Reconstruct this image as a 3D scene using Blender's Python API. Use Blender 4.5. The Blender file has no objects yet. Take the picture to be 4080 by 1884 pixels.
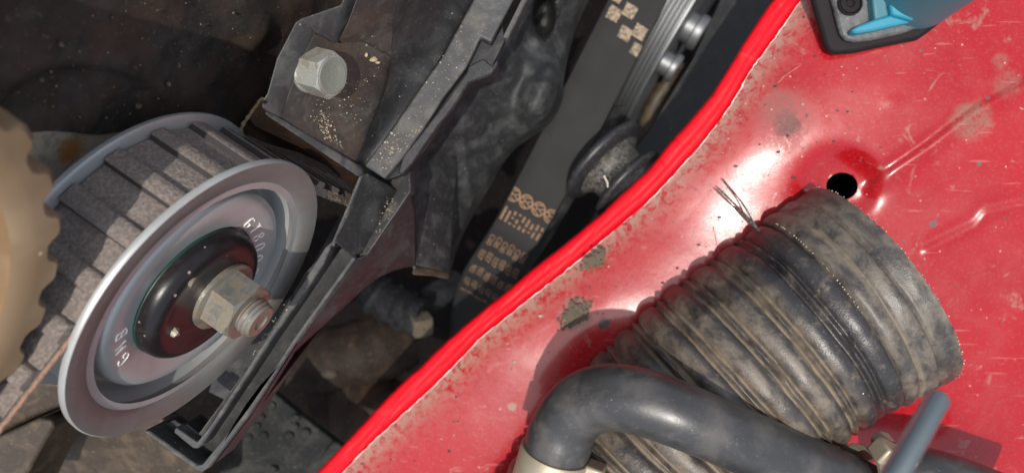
import bpy, bmesh, math, random
import numpy as np
from mathutils import Vector, noise as mnoise
random.seed(7); rng = np.random.default_rng(7)
S = bpy.context.scene
COL = S.collection
# ------------------------------------------------------------------ camera, sky, sun, exposure
ZOFF = 0.60                                   # camera height above the engine-bay floor (m)
cam = bpy.data.cameras.new('camera'); camo = bpy.data.objects.new('camera', cam); COL.objects.link(camo)
F = 2900.0
cam.sensor_width = 36; cam.lens = 36 * F / 4080; cam.clip_start = 0.005; cam.clip_end = 20
camo.location = (0, 0, ZOFF)
cam.dof.use_dof = True; cam.dof.focus_distance = 0.158; cam.dof.aperture_fstop = 15.5
S.camera = camo
SUN = Vector((-0.08, -0.20, 0.976)).normalized()
w = bpy.data.worlds.new('World'); S.world = w; w.use_nodes = True
nt = w.node_tree; sky = nt.nodes.new('ShaderNodeTexSky'); sky.sky_type = 'NISHITA'; sky.sun_disc = False
el = math.asin(SUN.z); sky.sun_elevation = el; sky.sun_rotation = math.atan2(SUN.x, SUN.y)
sky.dust_density = 2.5; sky.ozone_density = 1.0
bg = nt.nodes['Background']; bg.inputs['Strength'].default_value = 0.15
hs = nt.nodes.new('ShaderNodeHueSaturation'); hs.inputs['Saturation'].default_value = .5      # thin high haze: a paler sky
nt.links.new(sky.outputs[0], hs.inputs['Color']); nt.links.new(hs.outputs[0], bg.inputs[0])
sl = bpy.data.lights.new('sun', 'SUN'); sl.energy = 2.7; sl.angle = math.radians(0.6); sl.color = (1, 0.95, 0.87)
so = bpy.data.objects.new('sun', sl); COL.objects.link(so); so.rotation_euler = SUN.to_track_quat('Z', 'Y').to_euler(); so.location = (0, 0, 2)
S.view_settings.view_transform = 'Standard'; S.view_settings.look = 'None'; S.view_settings.exposure = 0.5

# ------------------------------------------------------------------ frames and helpers (millimetres, camera at the origin)
def P(px, py, d): return np.array([(px - 2040) / F * d, (942 - py) / F * d, -d])
N_ = np.array([.83091, -.52911, .17214]); N_ /= np.linalg.norm(N_)      # crankshaft / pulley axis
A_ = np.cross([0, 0, 1.], N_); A_ /= np.linalg.norm(A_); B_ = np.cross(N_, A_)
C_ = np.array([-62.57, -13.12, -150.87])                                # front flange centre of the tensioner
def E(u, v, w): return C_ + u * A_ + v * B_ + w * N_
def hit(px, py, ax, val):
    ax = {'u': A_, 'v': B_, 'w': N_}[ax]; r = P(px, py, 1.0); return r * ((val + ax @ C_) / (ax @ r))
def uvw(p): q = p - C_; return q @ A_, q @ B_, q @ N_
def plane(*pts):                                                         # depth plane through three (px,py,d)
    q = [P(*p) for p in pts]; n = np.cross(q[1] - q[0], q[2] - q[0])
    def g(px, py, off=0):
        r = P(px, py, 1.0); return r * ((n @ q[0]) / (n @ r)) + np.array([0, 0, off])
    return g
def M2W(p): return (p[0] * .001, p[1] * .001, p[2] * .001 + ZOFF)
def resample(pts, n):
    pts = np.array(pts, float); d = np.r_[0, np.cumsum(np.linalg.norm(np.diff(pts, axis=0), axis=1))]
    t = np.linspace(0, d[-1], n); return np.stack([np.interp(t, d, pts[:, k]) for k in range(pts.shape[1])], 1)
def smooth(pts, n, it=2):
    pts = np.array(pts, float)
    for _ in range(it):
        q = [pts[0]]
        for i in range(len(pts) - 1): q += [pts[i] * .75 + pts[i + 1] * .25, pts[i] * .25 + pts[i + 1] * .75]
        pts = np.array(q + [pts[-1]])
    return resample(pts, n)
def nz(x, y, z=0.0, o=3): return mnoise.fractal(Vector((x, y, z)), 1.0, 2.0, o)

class MB:
    def __init__(s): s.v = []; s.f = []
    def add(s, vs, fs):
        o = len(s.v); s.v += [tuple(map(float, p)) for p in vs]; s.f += [tuple(o + i for i in f) for f in fs]
    def slab(s, top, ext):
        top = [np.array(p, float) for p in top]; k = len(top); ext = np.array(ext, float)
        nrm = sum((np.cross(top[i], top[(i + 1) % k]) for i in range(k)))
        if nrm @ ext > 0: top = top[::-1]
        s.add(top + [p + ext for p in top], [tuple(range(k)), tuple(range(2 * k - 1, k - 1, -1))] + [(i, k + i, k + (i + 1) % k, (i + 1) % k) for i in range(k)])
    def grid(s, g, closeu=False):                                        # g[i][j] points
        g = np.asarray(g); n, m = g.shape[:2]
        fs = []
        for i in range(n if closeu else n - 1):
            for j in range(m - 1): a, b = i * m + j, ((i + 1) % n) * m + j; fs.append((a, b, b + 1, a + 1))
        s.add(g.reshape(-1, 3), fs)
    def lathe(s, o, ax, prof, seg=64, ref=None, a0=0, a1=2 * math.pi, cap=False):      # prof: (axial, radius)
        o = np.array(o); ax = np.array(ax) / np.linalg.norm(ax)
        r = np.array(ref if ref is not None else ([0, 0, 1.] if abs(ax[2]) < .9 else [1., 0, 0]))
        e1 = r - (r @ ax) * ax; e1 /= np.linalg.norm(e1); e2 = np.cross(ax, e1); full = abs(a1 - a0 - 2 * math.pi) < 1e-6
        th = np.linspace(a0, a1, seg, endpoint=not full)
        g = [[o + l * ax + rr * (math.cos(t) * e1 + math.sin(t) * e2) for l, rr in prof] for t in th]
        s.grid(g, closeu=full)
    def tube(s, path, rad, seg=12, cap=True):
        path = np.array(path, float); n = len(path); rad = np.broadcast_to(rad, (n,))
        tg = np.gradient(path, axis=0); tg /= np.linalg.norm(tg, axis=1)[:, None]
        r = np.array([0, 0, 1.]); r = r if abs(tg[0] @ r) < .9 else np.array([1., 0, 0]); g = []
        for i in range(n):
            e1 = r - (r @ tg[i]) * tg[i]; e1 /= np.linalg.norm(e1); r = e1; e2 = np.cross(tg[i], e1)
            g.append([path[i] + rad[i] * (math.cos(t) * e1 + math.sin(t) * e2) for t in np.linspace(0, 2 * math.pi, seg + 1)])
        o = len(s.v); s.grid(g)
        if cap:
            m = seg + 1
            s.f.append(tuple(o + j for j in range(seg))[::-1]); s.f.append(tuple(o + (n - 1) * m + j for j in range(seg)))
    def hexa(s, o, ax, R, h, cham=.12, ref=None, sides=6, seg=36):
        o = np.array(o); ax = np.array(ax) / np.linalg.norm(ax)
        r = np.array(ref if ref is not None else [0, 0, 1.]); e1 = r - (r @ ax) * ax; e1 /= np.linalg.norm(e1); e2 = np.cross(ax, e1)
        th = np.linspace(0, 2 * math.pi, seg, endpoint=False)
        hr = np.array([R * math.cos(math.pi / sides) / math.cos(((t) % (2 * math.pi / sides)) - math.pi / sides) for t in th])
        rin = R * math.cos(math.pi / sides) * .97
        g = []
        for t, q in zip(th, hr):
            d = math.cos(t) * e1 + math.sin(t) * e2; low = h - (q - rin) * .55
            g.append([o + q * d, o + low * ax + q * d, o + h * ax + rin * d, o + h * ax + rin * .1 * d])
        s.grid(g, closeu=True); k = len(s.v); s.v.append(tuple(o + h * ax)); 
    def blob(s, c, r, seg=7, j=.25):
        c = np.array(c); bm = bmesh.new(); bmesh.ops.create_icosphere(bm, subdivisions=1, radius=1)
        q = np.array([v.co[:] for v in bm.verts]); q = q * (1 + (rng.random((len(q), 1)) - .5) * 2 * j) * np.broadcast_to(r, (3,))
        s.add(q + c, [tuple(v.index for v in f.verts) for f in bm.faces]); bm.free()
    def build(s, name, mat, parent=None, bevel=0, seg=2, ang=35, flat=False, sub=0):
        me = bpy.data.meshes.new(name)
        V = np.array(s.v) * .001; V[:, 2] += ZOFF
        c = (V.min(0) + V.max(0)) / 2
        pw = np.array(parent['w0'][:]) if parent is not None else np.zeros(3)
        me.from_pydata((V - c).tolist(), [], s.f); me.validate()
        bm = bmesh.new(); bm.from_mesh(me); bmesh.ops.remove_doubles(bm, verts=bm.verts, dist=1e-7); bmesh.ops.recalc_face_normals(bm, faces=bm.faces); bm.to_mesh(me); bm.free()
        if not flat: me.shade_smooth(); me.set_sharp_from_angle(angle=math.radians(ang))
        me.materials.append(mat)
        o = bpy.data.objects.new(name, me); COL.objects.link(o); o['w0'] = c.tolist()
        if parent is not None: o.parent = parent
        o.location = (c - pw).tolist()
        if bevel:
            b = o.modifiers.new('bevel', 'BEVEL'); b.width = bevel * .001; b.segments = seg; b.limit_method = 'ANGLE'; b.angle_limit = math.radians(40); b.harden_normals = False
        if sub: m = o.modifiers.new('sub', 'SUBSURF'); m.levels = m.render_levels = sub
        return o
def thing(name, label, cat, p, group=None):
    o = bpy.data.objects.new(name, None); COL.objects.link(o); wl = M2W(p); o.location = wl; o['w0'] = list(wl)
    o.empty_display_size = .01; o['label'] = label; o['category'] = cat
    if group: o['group'] = group
    return o
def tag(o, label, cat=None, kind=None, group=None):
    if label: o['label'] = label
    if cat: o['category'] = cat
    if kind: o['kind'] = kind
    if group: o['group'] = group
    return o

# ------------------------------------------------------------------ materials
class Mat:
    """principled + layers driven by world position in millimetres"""
    def __init__(s, name, col, rough=.5, metal=0., spec=.5, coat=0.):
        s.m = bpy.data.materials.new(name); s.m.use_nodes = True; s.t = s.m.node_tree; s.N = s.t.nodes; s.L = s.t.links
        s.b = s.N['Principled BSDF']; s.b.inputs['Metallic'].default_value = metal; s.b.inputs['Roughness'].default_value = rough
        s.b.inputs['Specular IOR Level'].default_value = spec; s.b.inputs['Coat Weight'].default_value = coat; s.b.inputs['Coat Roughness'].default_value = .08
        g = s.N.new('ShaderNodeNewGeometry'); v = s.N.new('ShaderNodeVectorMath'); v.operation = 'MULTIPLY'; v.inputs[1].default_value = (1000, 1000, 1000)
        s.L.new(g.outputs['Position'], v.inputs[0]); s.pos = v.outputs[0]
        r = s.N.new('ShaderNodeRGB'); r.outputs[0].default_value = (*col, 1); s.c = r.outputs[0]
        q = s.N.new('ShaderNodeValue'); q.outputs[0].default_value = rough; s.r = q.outputs[0]
        q = s.N.new('ShaderNodeValue'); q.outputs[0].default_value = metal; s.me = q.outputs[0]
        s.nrm = None; s.h = None
    def math(s, op, a, b=0., c=None):
        n = s.N.new('ShaderNodeMath'); n.operation = op
        for i, x in enumerate((a, b) if c is None else (a, b, c)):
            if isinstance(x, (int, float)): n.inputs[i].default_value = x
            else: s.L.new(x, n.inputs[i])
        return n.outputs[0]
    def noise(s, size, detail=4, rough=.55, dist=0., vec=None, off=0.):
        n = s.N.new('ShaderNodeTexNoise'); n.inputs['Scale'].default_value = 1 / size; n.inputs['Detail'].default_value = detail; n.inputs['Roughness'].default_value = rough; n.inputs['Distortion'].default_value = dist
        v = vec or s.pos
        if off:
            a = s.N.new('ShaderNodeVectorMath'); a.inputs[1].default_value = (off, off * .7, off * 1.3); s.L.new(v, a.inputs[0]); v = a.outputs[0]
        s.L.new(v, n.inputs['Vector']); return n.outputs['Fac']
    def step(s, x, lo, hi, tmax=1.0):
        n = s.N.new('ShaderNodeMapRange'); n.interpolation_type = 'SMOOTHSTEP'; n.inputs['From Min'].default_value = lo; n.inputs['From Max'].default_value = hi; n.inputs['To Max'].default_value = tmax
        s.L.new(x, n.inputs['Value']); return n.outputs[0]
    def specks(s, size, r, dens=.5, off=0., amount=1.):                  # round-ish grains
        v = s.N.new('ShaderNodeTexVoronoi'); v.inputs['Scale'].default_value = 1 / size; a = s.N.new('ShaderNodeVectorMath'); a.inputs[1].default_value = (off, off, off)
        s.L.new(s.pos, a.inputs[0]); s.L.new(a.outputs[0], v.inputs['Vector'])
        sep = s.N.new('ShaderNodeSeparateColor'); s.L.new(v.outputs['Color'], sep.inputs[0])
        rad = s.math('MULTIPLY', sep.outputs[1], r); rad = s.math('ADD', rad, r * .25)
        inside = s.math('LESS_THAN', v.outputs['Distance'], rad); keep = s.math('LESS_THAN', sep.outputs[0], dens)
        return s.math('MULTIPLY', s.math('MULTIPLY', inside, keep), amount)
    def aniso(s, axes, sc):                                              # stretched coordinates along three directions
        c = s.N.new('ShaderNodeCombineXYZ')
        for i, (d, k) in enumerate(zip(axes, sc)): s.L.new(s.math('MULTIPLY', s.wcoord(d, (0, 0, 0)), k), c.inputs[i])
        return c.outputs[0]
    def near(s, p, rad, soft, wob=.35, wsize=4.):                        # stain round a point (mm, camera frame)
        d = s.N.new('ShaderNodeVectorMath'); d.operation = 'DISTANCE'; d.inputs[1].default_value = (p[0], p[1], p[2] + ZOFF * 1000); s.L.new(s.pos, d.inputs[0])
        n = s.math('MULTIPLY', s.math('SUBTRACT', s.noise(wsize, 4, .65), .5), rad * wob * 2.5)
        x = s.math('ADD', d.outputs['Value'], n)
        m = s.N.new('ShaderNodeMapRange'); m.interpolation_type = 'SMOOTHSTEP'; m.inputs['From Min'].default_value = rad - soft; m.inputs['From Max'].default_value = rad + soft; m.inputs['To Min'].default_value = 1; m.inputs['To Max'].default_value = 0
        s.L.new(x, m.inputs['Value']); return m.outputs[0]
    def layer(s, fac, col, rough=None, metal=None):
        n = s.N.new('ShaderNodeMix'); n.data_type = 'RGBA'; s.L.new(fac, n.inputs['Factor']); s.L.new(s.c, n.inputs['A'])
        if isinstance(col, tuple): n.inputs['B'].default_value = (*col, 1)
        else: s.L.new(col, n.inputs['B'])
        s.c = n.outputs['Result']
        for attr, val in (('r', rough), ('me', metal)):
            if val is not None:
                m = s.N.new('ShaderNodeMix'); s.L.new(fac, m.inputs['Factor']); s.L.new(getattr(s, attr), m.inputs['A']); m.inputs['B'].default_value = val; setattr(s, attr, m.outputs['Result'])
        return s
    def bump(s, h, dist, strength=1.):
        n = s.N.new('ShaderNodeBump'); n.inputs['Distance'].default_value = dist * .001; n.inputs['Strength'].default_value = strength; s.L.new(h, n.inputs['Height'])
        if s.nrm: s.L.new(s.nrm, n.inputs['Normal'])
        s.nrm = n.outputs[0]; return s
    def done(s):
        s.L.new(s.c, s.b.inputs['Base Color']); s.L.new(s.r, s.b.inputs['Roughness']); s.L.new(s.me, s.b.inputs['Metallic'])
        if s.nrm: s.L.new(s.nrm, s.b.inputs['Normal'])
        return s.m
    def wcoord(s, d, o):                                                 # scalar position along direction d from o
        n = s.N.new('ShaderNodeVectorMath'); n.operation = 'DOT_PRODUCT'; n.inputs[1].default_value = tuple(d); s.L.new(s.pos, n.inputs[0])
        return s.math('SUBTRACT', n.outputs['Value'], float(np.dot(np.array(o) + np.array([0, 0, ZOFF * 1000]), d)))

def plastic(name, col, dust=(.16, .14, .12), amt=.5, spk=.25, rough=.42, size=7, brown=0., spec=.4, dist=.6):
    m = Mat(name, col, rough, 0., spec)
    m.layer(m.step(m.noise(size, 6, .65, dist), .42, .72, amt), dust, .8)
    if brown: m.layer(m.step(m.noise(11, 4, .6, .3, off=31), .45, .65, brown), (.075, .042, .026), .75)
    m.layer(m.step(m.noise(.9, 4, .7, off=9), .58, .72, .4 * amt + .1), (.2, .18, .16), .8)
    m.layer(m.specks(1.6, .13, spk * .6, 3), (.3, .265, .21), .8)
    m.bump(m.noise(.5, 5, .7), .12, .5); m.bump(m.noise(5, 3, .5), .5, .25)
    return m.done()
MT = {}
MT['plastic'] = plastic('black_plastic', (.016, .016, .017), dust=(.09, .082, .075), amt=.45)
MT['plastic_dark'] = plastic('black_plastic_clean', (.019, .019, .0195), dust=(.06, .058, .055), amt=.5, spk=.1, spec=.3)
MT['plastic_lit'] = plastic('lit_dusty_plastic', (.045, .045, .046), dust=(.12, .112, .1), amt=.7, spk=.4, rough=.5, size=5)  # same black plastic, its lit grey put into the base colour, plus dust
MT['plastic_brown'] = plastic('brown_dusty_plastic', (.035, .031, .028), dust=(.1, .083, .066), amt=.65, spk=.35, rough=.5, size=5, brown=.5)
MT['plate'] = plastic('dark_backing_plate', (.028, .024, .021), dust=(.06, .05, .043), amt=.6, spk=.2, rough=.45, size=9, brown=.35)
MT['brown_wall'] = plastic('oily_brown_wall', (.022, .012, .009), dust=(.07, .036, .016), amt=.5, spk=.1, rough=.6, size=8, spec=.2)
MT['oily'] = plastic('oily_brown_metal', (.035, .024, .015), dust=(.095, .066, .040), amt=.8, spk=.15, rough=.5, size=6)
MT['cast'] = plastic('dusty_grey_casting', (.018, .019, .02), dust=(.085, .088, .085), amt=.6, spk=.1, rough=.6, size=6, dist=.0)
MT['void'] = plastic('dark_bay_floor', (.005, .004, .004), dust=(.010, .007, .006), amt=.4, spk=0, rough=.9, size=20, spec=.03)  # near-black base puts the darkness of deep places into the colour
MT['oily_dark'] = plastic('shaded_brown_metal', (.014, .009, .006), dust=(.036, .024, .015), amt=.7, spk=.1, rough=.6, size=6, spec=.15)  # oily metal darkened: the shade of the deep bay is in its colour
MT['cast_dark'] = plastic('shaded_casting', (.008, .008, .009), dust=(.03, .03, .032), amt=.7, spk=.1, rough=.5, size=9, spec=.15)  # casting copy with the deep bay's shade painted in
MT['fabric_plate'] = plastic('grey_felt_plate', (.016, .017, .017), dust=(.055, .053, .045), amt=.7, spk=.1, rough=.8, size=10, spec=.1)
m = Mat('zinc_plate', (.41, .42, .415), .38, .4)
m.layer(m.step(m.noise(9, 4, .6, .5), .45, .7, .6), (.36, .33, .31), .42); m.layer(m.step(m.noise(1.2, 5, .7), .6, .75, .4), (.3, .25, .2), .55); m.layer(m.specks(3.2, .11, .22), (.3, .26, .2), .7, .2)
m.bump(m.noise(.35, 4, .7), .03, .4); MT['zinc'] = m.done()
m = Mat('zinc_flange', (.165, .16, .152), .42, .15)
m.layer(m.step(m.noise(6, 5, .65, .8), .38, .7, .75), (.17, .145, .125), .5, .3); m.layer(m.step(m.noise(.8, 4, .7), .6, .75, .5), (.25, .2, .15), .65, .4)
m.bump(m.noise(.35, 4, .7), .04, .5); MT['flange'] = m.done()
m = Mat('black_hub', (.012, .010, .011), .30, 0, .28); m.layer(m.step(m.noise(4, 5, .65, .6), .5, .75, .6), (.035, .028, .026), .45); m.layer(m.specks(2.2, .12, .25), (.28, .22, .18), .7)
m.bump(m.noise(.6, 4, .7), .04, .5); MT['hub'] = m.done()
m = Mat('steel_nut', (.30, .285, .25), .36, .75); m.layer(m.step(m.noise(2.6, 6, .7, .6), .42, .60, .9), (.19, .15, .10), .7, .35); m.layer(m.step(m.noise(.5, 4, .7), .6, .7, .6), (.10, .075, .05), .8, .1)
m.bump(m.noise(.5, 5, .75), .12, .6); MT['nut'] = m.done()
m = Mat('bolt_zinc', (.40, .41, .37), .45, .6); m.layer(m.step(m.noise(3.0, 6, .7, .6), .44, .60, .85), (.15, .12, .085), .75, .1); m.bump(m.noise(.6, 5, .75), .14, .6); MT['bolt'] = m.done()
m = Mat('bolt_face', (.20, .21, .175), .6, .25); m.layer(m.step(m.noise(2.5, 5, .7), .5, .7, .6), (.27, .27, .23), .7, .2); m.bump(m.noise(1.2, 5, .7), .25, .6); MT['bolt_face'] = m.done()
# woven belt cloth
m = Mat('belt_cloth', (.145, .12, .106), .85, 0, .3)
wv = m.noise(.62, 3, .62, .2); m.layer(m.step(wv, .40, .66, .75), (.265, .222, .195), .85); m.layer(m.step(m.noise(6, 4, .6), .5, .75, .55), (.13, .115, .11), .8); m.layer(m.step(m.noise(3.5, 4, .65, .5, off=12), .62, .76, .35), (.23, .17, .14), .85)
for q, r in (((735, 588), 1.3), ((505, 785), .5), ((620, 845), .45)):
    pq = hit(q[0], q[1], 'v', 30.5); m.layer(m.near(pq, r, .35 * r, .6, .8), (.5, .22, .06), .8)
m.bump(wv, .35, 1.); m.bump(m.noise(.9, 2, .5), .12, .5); MT['belt'] = m.done()
m = Mat('belt_flank_shade', (.035, .03, .03), .85); m.bump(m.noise(.6, 3, .6), .2, .7); MT['belt_flank_shade'] = m.done()
m = Mat('copper_cord', (.25, .145, .098), .75); m.layer(m.step(m.noise(.7, 4, .7), .5, .65, .8), (.10, .065, .05), .8); m.bump(m.noise(.3, 3), .1, .8); MT['cord'] = m.done()
m = Mat('sprocket_tan', (.215, .145, .085), .55, .1); m.layer(m.step(m.noise(12, 3, .5, .3), .4, .65, .6), (.30, .215, .135), .6); m.layer(m.specks(7, .09, .3), (.5, .42, .25), .6); m.bump(m.noise(1, 4, .6), .1, .4); MT['sprocket'] = m.done()
m = Mat('sprocket_brown', (.19, .115, .055), .5, .1); m.layer(m.step(m.noise(8, 4, .6), .45, .7, .5), (.26, .18, .10), .5); MT['sprocket_in'] = m.done()
m = Mat('accessory_belt', (.015, .0145, .0145), .65, 0, .22); m.layer(m.step(m.noise(14, 4, .6), .45, .7, .35), (.03, .029, .028), .7); m.bump(m.noise(.35, 2, .6), .06, .7); MT['abelt'] = m.done()
m = Mat('orange_print', (.27, .15, .08), .75); m.layer(m.step(m.noise(1.1, 5, .75), .52, .70, .65), (.08, .05, .034), .8); MT['print'] = m.done()
m = Mat('tan_print', (.30, .225, .145), .8); m.layer(m.step(m.noise(.9, 3, .6, .8), .47, .52, .85), (.08, .07, .06), .8); MT['print_tan'] = m.done()
m = Mat('rubber', (.014, .014, .015), .45); m.layer(m.step(m.noise(4, 5, .7), .42, .68, .45), (.15, .14, .12), .85); m.layer(m.step(m.noise(.45, 3, .7), .5, .62, .7), (.22, .205, .17), .9); m.bump(m.noise(.4, 4, .7), .1, .6); MT['rubber'] = m.done()
m = Mat('rubber_clean', (.018, .018, .02), .4); m.layer(m.step(m.noise(2.5, 5, .7), .5, .75, .35), (.10, .096, .085), .8); m.layer(m.step(m.noise(.5, 3, .7), .56, .66, .4), (.13, .125, .11), .9); m.bump(m.noise(.4, 4, .7), .06, .5); MT['rubber_rim'] = m.done()
m = Mat('coolant_hose', (.030, .030, .031), .33, 0, .6); m.layer(m.step(m.noise(9, 4, .6, .3), .40, .7, .7), (.085, .076, .07), .5); m.layer(m.step(m.noise(1, 4, .7), .55, .75, .4), (.13, .12, .11), .75); m.layer(m.step(m.noise(2.6, 6, .75, 1.2, off=17), .60, .68, .5), (.025, .024, .024), .35); m.layer(m.specks(1.8, .08, .3, 4), (.2, .18, .15), .8); m.bump(m.noise(.7, 4, .65), .06, .5); MT['hose'] = m.done()
# corrugated duct: black rubberised cloth under tan dust
DA = np.array([.83, .53, .06]); DA /= np.linalg.norm(DA); DE1 = np.array([0, 0, 1.]); DE2 = np.cross(DA, DE1)
def ductmat(name, base, dust, lo, hi, off):
    m = Mat(name, base, .30, 0, .55); an = m.aniso((DA, DE1, DE2), (1.0, .7, .7))
    m.layer(m.step(m.noise(4.6, 6, .70, .25, vec=an, off=off), lo, hi, .85), dust, .62)
    at = m.N.new('ShaderNodeAttribute'); at.attribute_name = 'dust'
    gr = m.math('MULTIPLY', at.outputs['Fac'], m.step(m.noise(5, 4, .65, off=off + 3), .3, .6)); m.layer(gr, (dust[0] * 1.15, dust[1] * 1.12, dust[2] * 1.05), .9)
    bl_ = m.math('MULTIPLY', at.outputs['Fac'], -1.0); m.layer(m.math('MULTIPLY', m.step(bl_, .05, .8), m.step(m.noise(4, 4, .65, off=off + 9), .25, .5)), base, .34)
    m.layer(m.step(m.noise(1.2, 4, .7, off=off), .56, .75, .4), (dust[0] * 1.3, dust[1] * 1.28, dust[2] * 1.2), .9); m.layer(m.specks(4.5, .06, .16, 6), (.6, .55, .5), .6)
    m.bump(m.noise(.45, 3, .6), .10, .8); m.bump(m.noise(3.2, 4, .6), .4, .35); return m.done()
MT['duct'] = ductmat('duct_cloth', (.024, .022, .023), (.172, .136, .098), .29, .72, 0)
MT['collar'] = ductmat('duct_collar', (.026, .023, .023), (.165, .136, .104), .30, .72, 40)
m = Mat('thread', (.42, .37, .30), .8); MT['thread'] = m.done()
m = Mat('wire_grey', (.10, .10, .095), .35, .5); m.layer(m.step(m.noise(.8, 4, .7), .5, .6, .7), (.4, .4, .36), .5, .3); MT['wire'] = m.done()
m = Mat('galvanised_clamp', (.36, .31, .23), .5, .6); m.layer(m.step(m.noise(6, 4, .6), .4, .7, .6), (.42, .34, .22), .55, .6); m.bump(m.noise(.6, 4, .6), .05, .5); MT['clamp'] = m.done()
m = Mat('steel_rod', (.14, .17, .19), .24, 0, 1.0, .6); MT['rod'] = m.done()
m = Mat('black_gasket', (.010, .007, .008), .6, 0, .2); m.bump(m.noise(.4, 3), .05, .5); MT['gasket'] = m.done()
m = Mat('grey_worn_metal', (.085, .088, .09), .42, .2); m.layer(m.step(m.noise(1.1, 4, .7, .5), .5, .66, .5), (.2, .2, .2), .5); m.layer(m.step(m.noise(5, 4, .7), .5, .7, .7), (.04, .04, .042), .5); m.bump(m.noise(.5, 4, .7), .08, .6); MT['greyplate'] = m.done()
m = Mat('blue_plastic', (.022, .20, .29), .38); m.layer(m.step(m.noise(9, 4, .6), .5, .8, .25), (.05, .22, .29), .5); m.layer(m.specks(3.5, .06, .2), (.3, .4, .45), .6); m.bump(m.noise(.6, 3, .6), .03, .4); MT['blue'] = m.done()
m = Mat('shaded_blue_plastic', (.035, .135, .17), .45); MT['blue_shaded'] = m.done()  # same blue plastic, its shaded side put into a darker colour
m = Mat('ribbed_steel', (.20, .205, .21), .5, .8); m.layer(m.step(m.noise(6, 4, .6), .45, .75, .6), (.18, .18, .18), .45); MT['steel'] = m.done()
m = Mat('green_seal', (.005, .035, .025), .45); MT['green'] = m.done()
m = Mat('engraved', (.78, .75, .70), .55, .2); MT['engraved'] = m.done()
m = Mat('cream_block', (.32, .28, .22), .85); m.layer(m.near(hit(285, 600, 'w', -27), 2.6, 1.3, .6, 2), (.30, .13, .03), .85); m.layer(m.step(m.noise(3, 5, .7), .5, .66, .7), (.16, .13, .09), .85); m.bump(m.noise(.7, 4, .7), .25, .8); MT['cream'] = m.done()
m = Mat('ochre_residue', (.38, .30, .17), .9); m.layer(m.step(m.noise(1, 4, .7), .5, .65, .7), (.14, .10, .05), .9); m.bump(m.noise(.5, 4, .7), .3, .8); MT['ochre'] = m.done()
m = Mat('grit_pale', (.21, .165, .11), .85); m.layer(m.step(m.noise(2, 2), .5, .66), (.38, .35, .3), .8); MT['grit'] = m.done()
m = Mat('grit_dark', (.045, .04, .035), .85); m.layer(m.step(m.noise(9, 2), .5, .65), (.4, .35, .27), .8); MT['gritd'] = m.done()
m = Mat('dried_mud', (.10, .078, .052), .95); m.layer(m.step(m.noise(1.5, 4, .7), .48, .62, .8), (.06, .052, .038), .95); MT['mud'] = m.done()
m = Mat('scratch_pink', (.52, .2, .17), .6); MT['scratch'] = m.done()
m = Mat('paint_chip', (.80, .66, .62), .7); MT['chip'] = m.done()

# ------------------------------------------------------------------ red inner wing panel
seam = [(4000, -1340), (3420, -340), (3193, 0), (3082, 162), (2980, 295), (2928, 400), (2802, 572), (2700, 680), (2600, 791), (2500, 875), (2400, 959), (2250, 1085), (2114, 1186), (2000, 1280), (1908, 1350), (1800, 1470), (1700, 1565), (1580, 1675), (1476, 1767), (1364, 1884), (1200, 2060)]
outer = [(3890, -1340), (3310, -340), (3082, 0), (2980, 145), (2870, 320), (2818, 400), (2705, 534), (2655, 589), (2600, 656), (2480, 765), (2400, 850), (2260, 965), (2135, 1060), (1960, 1205), (1787, 1350), (1700, 1435), (1560, 1570), (1440, 1690), (1364, 1772), (1261, 1884), (1100, 2060)]
NS = 420
sm = smooth(seam, NS); ou = smooth(outer, NS)
# match outer to seam by nearest fraction in y
ey = np.linspace(0, 1, NS)
eo = np.array([.79, .61])
HOLE = np.array([3355., 742.])
CREASE = [resample([(4160, 300), (4080, 345), (3900, 440), (3700, 595), (3560, 690), (3480, 745)], 60), resample([(4160, 800), (3930, 850), (3890, 900), (3760, 965), (3690, 1000)], 40)]
def seg_d(p, pl): return np.sqrt(((p[:, None, :] - pl[None]) ** 2).sum(-1)).min(1)
YY = np.arange(-1500, 2700, 10.); ZZ = np.cumsum(np.interp(YY, [-1500, 300, 500, 680, 760, 950, 1150, 1320, 1500, 2700], [.004, .004, .010, .019, .019, .009, .006, .0105, .016, .016])) * 10
ZZ -= np.interp(700, YY, ZZ)                                              # lengthwise curve shaped so that the sun glare falls in two spots
def panel_depth(px, t):                                                  # px: (k,2), t: px offset from the seam
    x, y = px[:, 0], px[:, 1]
    d = 194 + 6 * np.exp(-t / 260.) + 2 * np.exp(-t / 100.) - (x - 2900) * .0030 + np.interp(y, YY, ZZ)
    ux, uy = -.80, .60; l = (x - 3490) * ux + (y - 1122) * uy; pr_ = np.abs((x - 3490) * uy - (y - 1122) * ux)       # trough that the duct rests in
    d += 16 / (1 + np.exp((pr_ - 290) / 22.)) / (1 + np.exp(-(l - 150) / 40.)) / (1 + np.exp((l - 820) / 50.))
    d += .35 * np.sin(x * .0061 + 1.2) * np.sin(y * .0052 + .4) * np.clip(t / 150, 0, 1)
    r = np.hypot((x - HOLE[0]) / 1.12, y - HOLE[1] + 8)
    d += 3.6 / (1 + np.exp((r - 115) / 21.))
    for k, c in enumerate(CREASE):
        q = seg_d(px, c); d += (.75 if k == 0 else .4) * -np.exp(-(q / (30 if k == 0 else 17)) ** 2) + .6 * np.exp(-(seg_d(px, c + np.array([-22, -26])) / 20) ** 2) * (1 if k == 0 else .4)
    q = np.hypot((x - 3560) * .55, y - 410); d -= .15 * np.exp(-(q / 22) ** 2)
    q = np.hypot((x - 3640), y - 335); 
    return d
ts = np.r_[np.linspace(0, 60, 9), np.linspace(60, 1000, 110)[1:], np.linspace(1000, 2600, 130)[1:]]
G = sm[:, None, :] + ts[None, :, None] * eo
kp = (G[:, :, 0] > 1000) & (G[:, :, 0] < 4700) & (G[:, :, 1] > -700) & (G[:, :, 1] < 2500)
flat = G.reshape(-1, 2).copy(); tf = np.tile(ts, NS)
R_H = 55.
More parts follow.
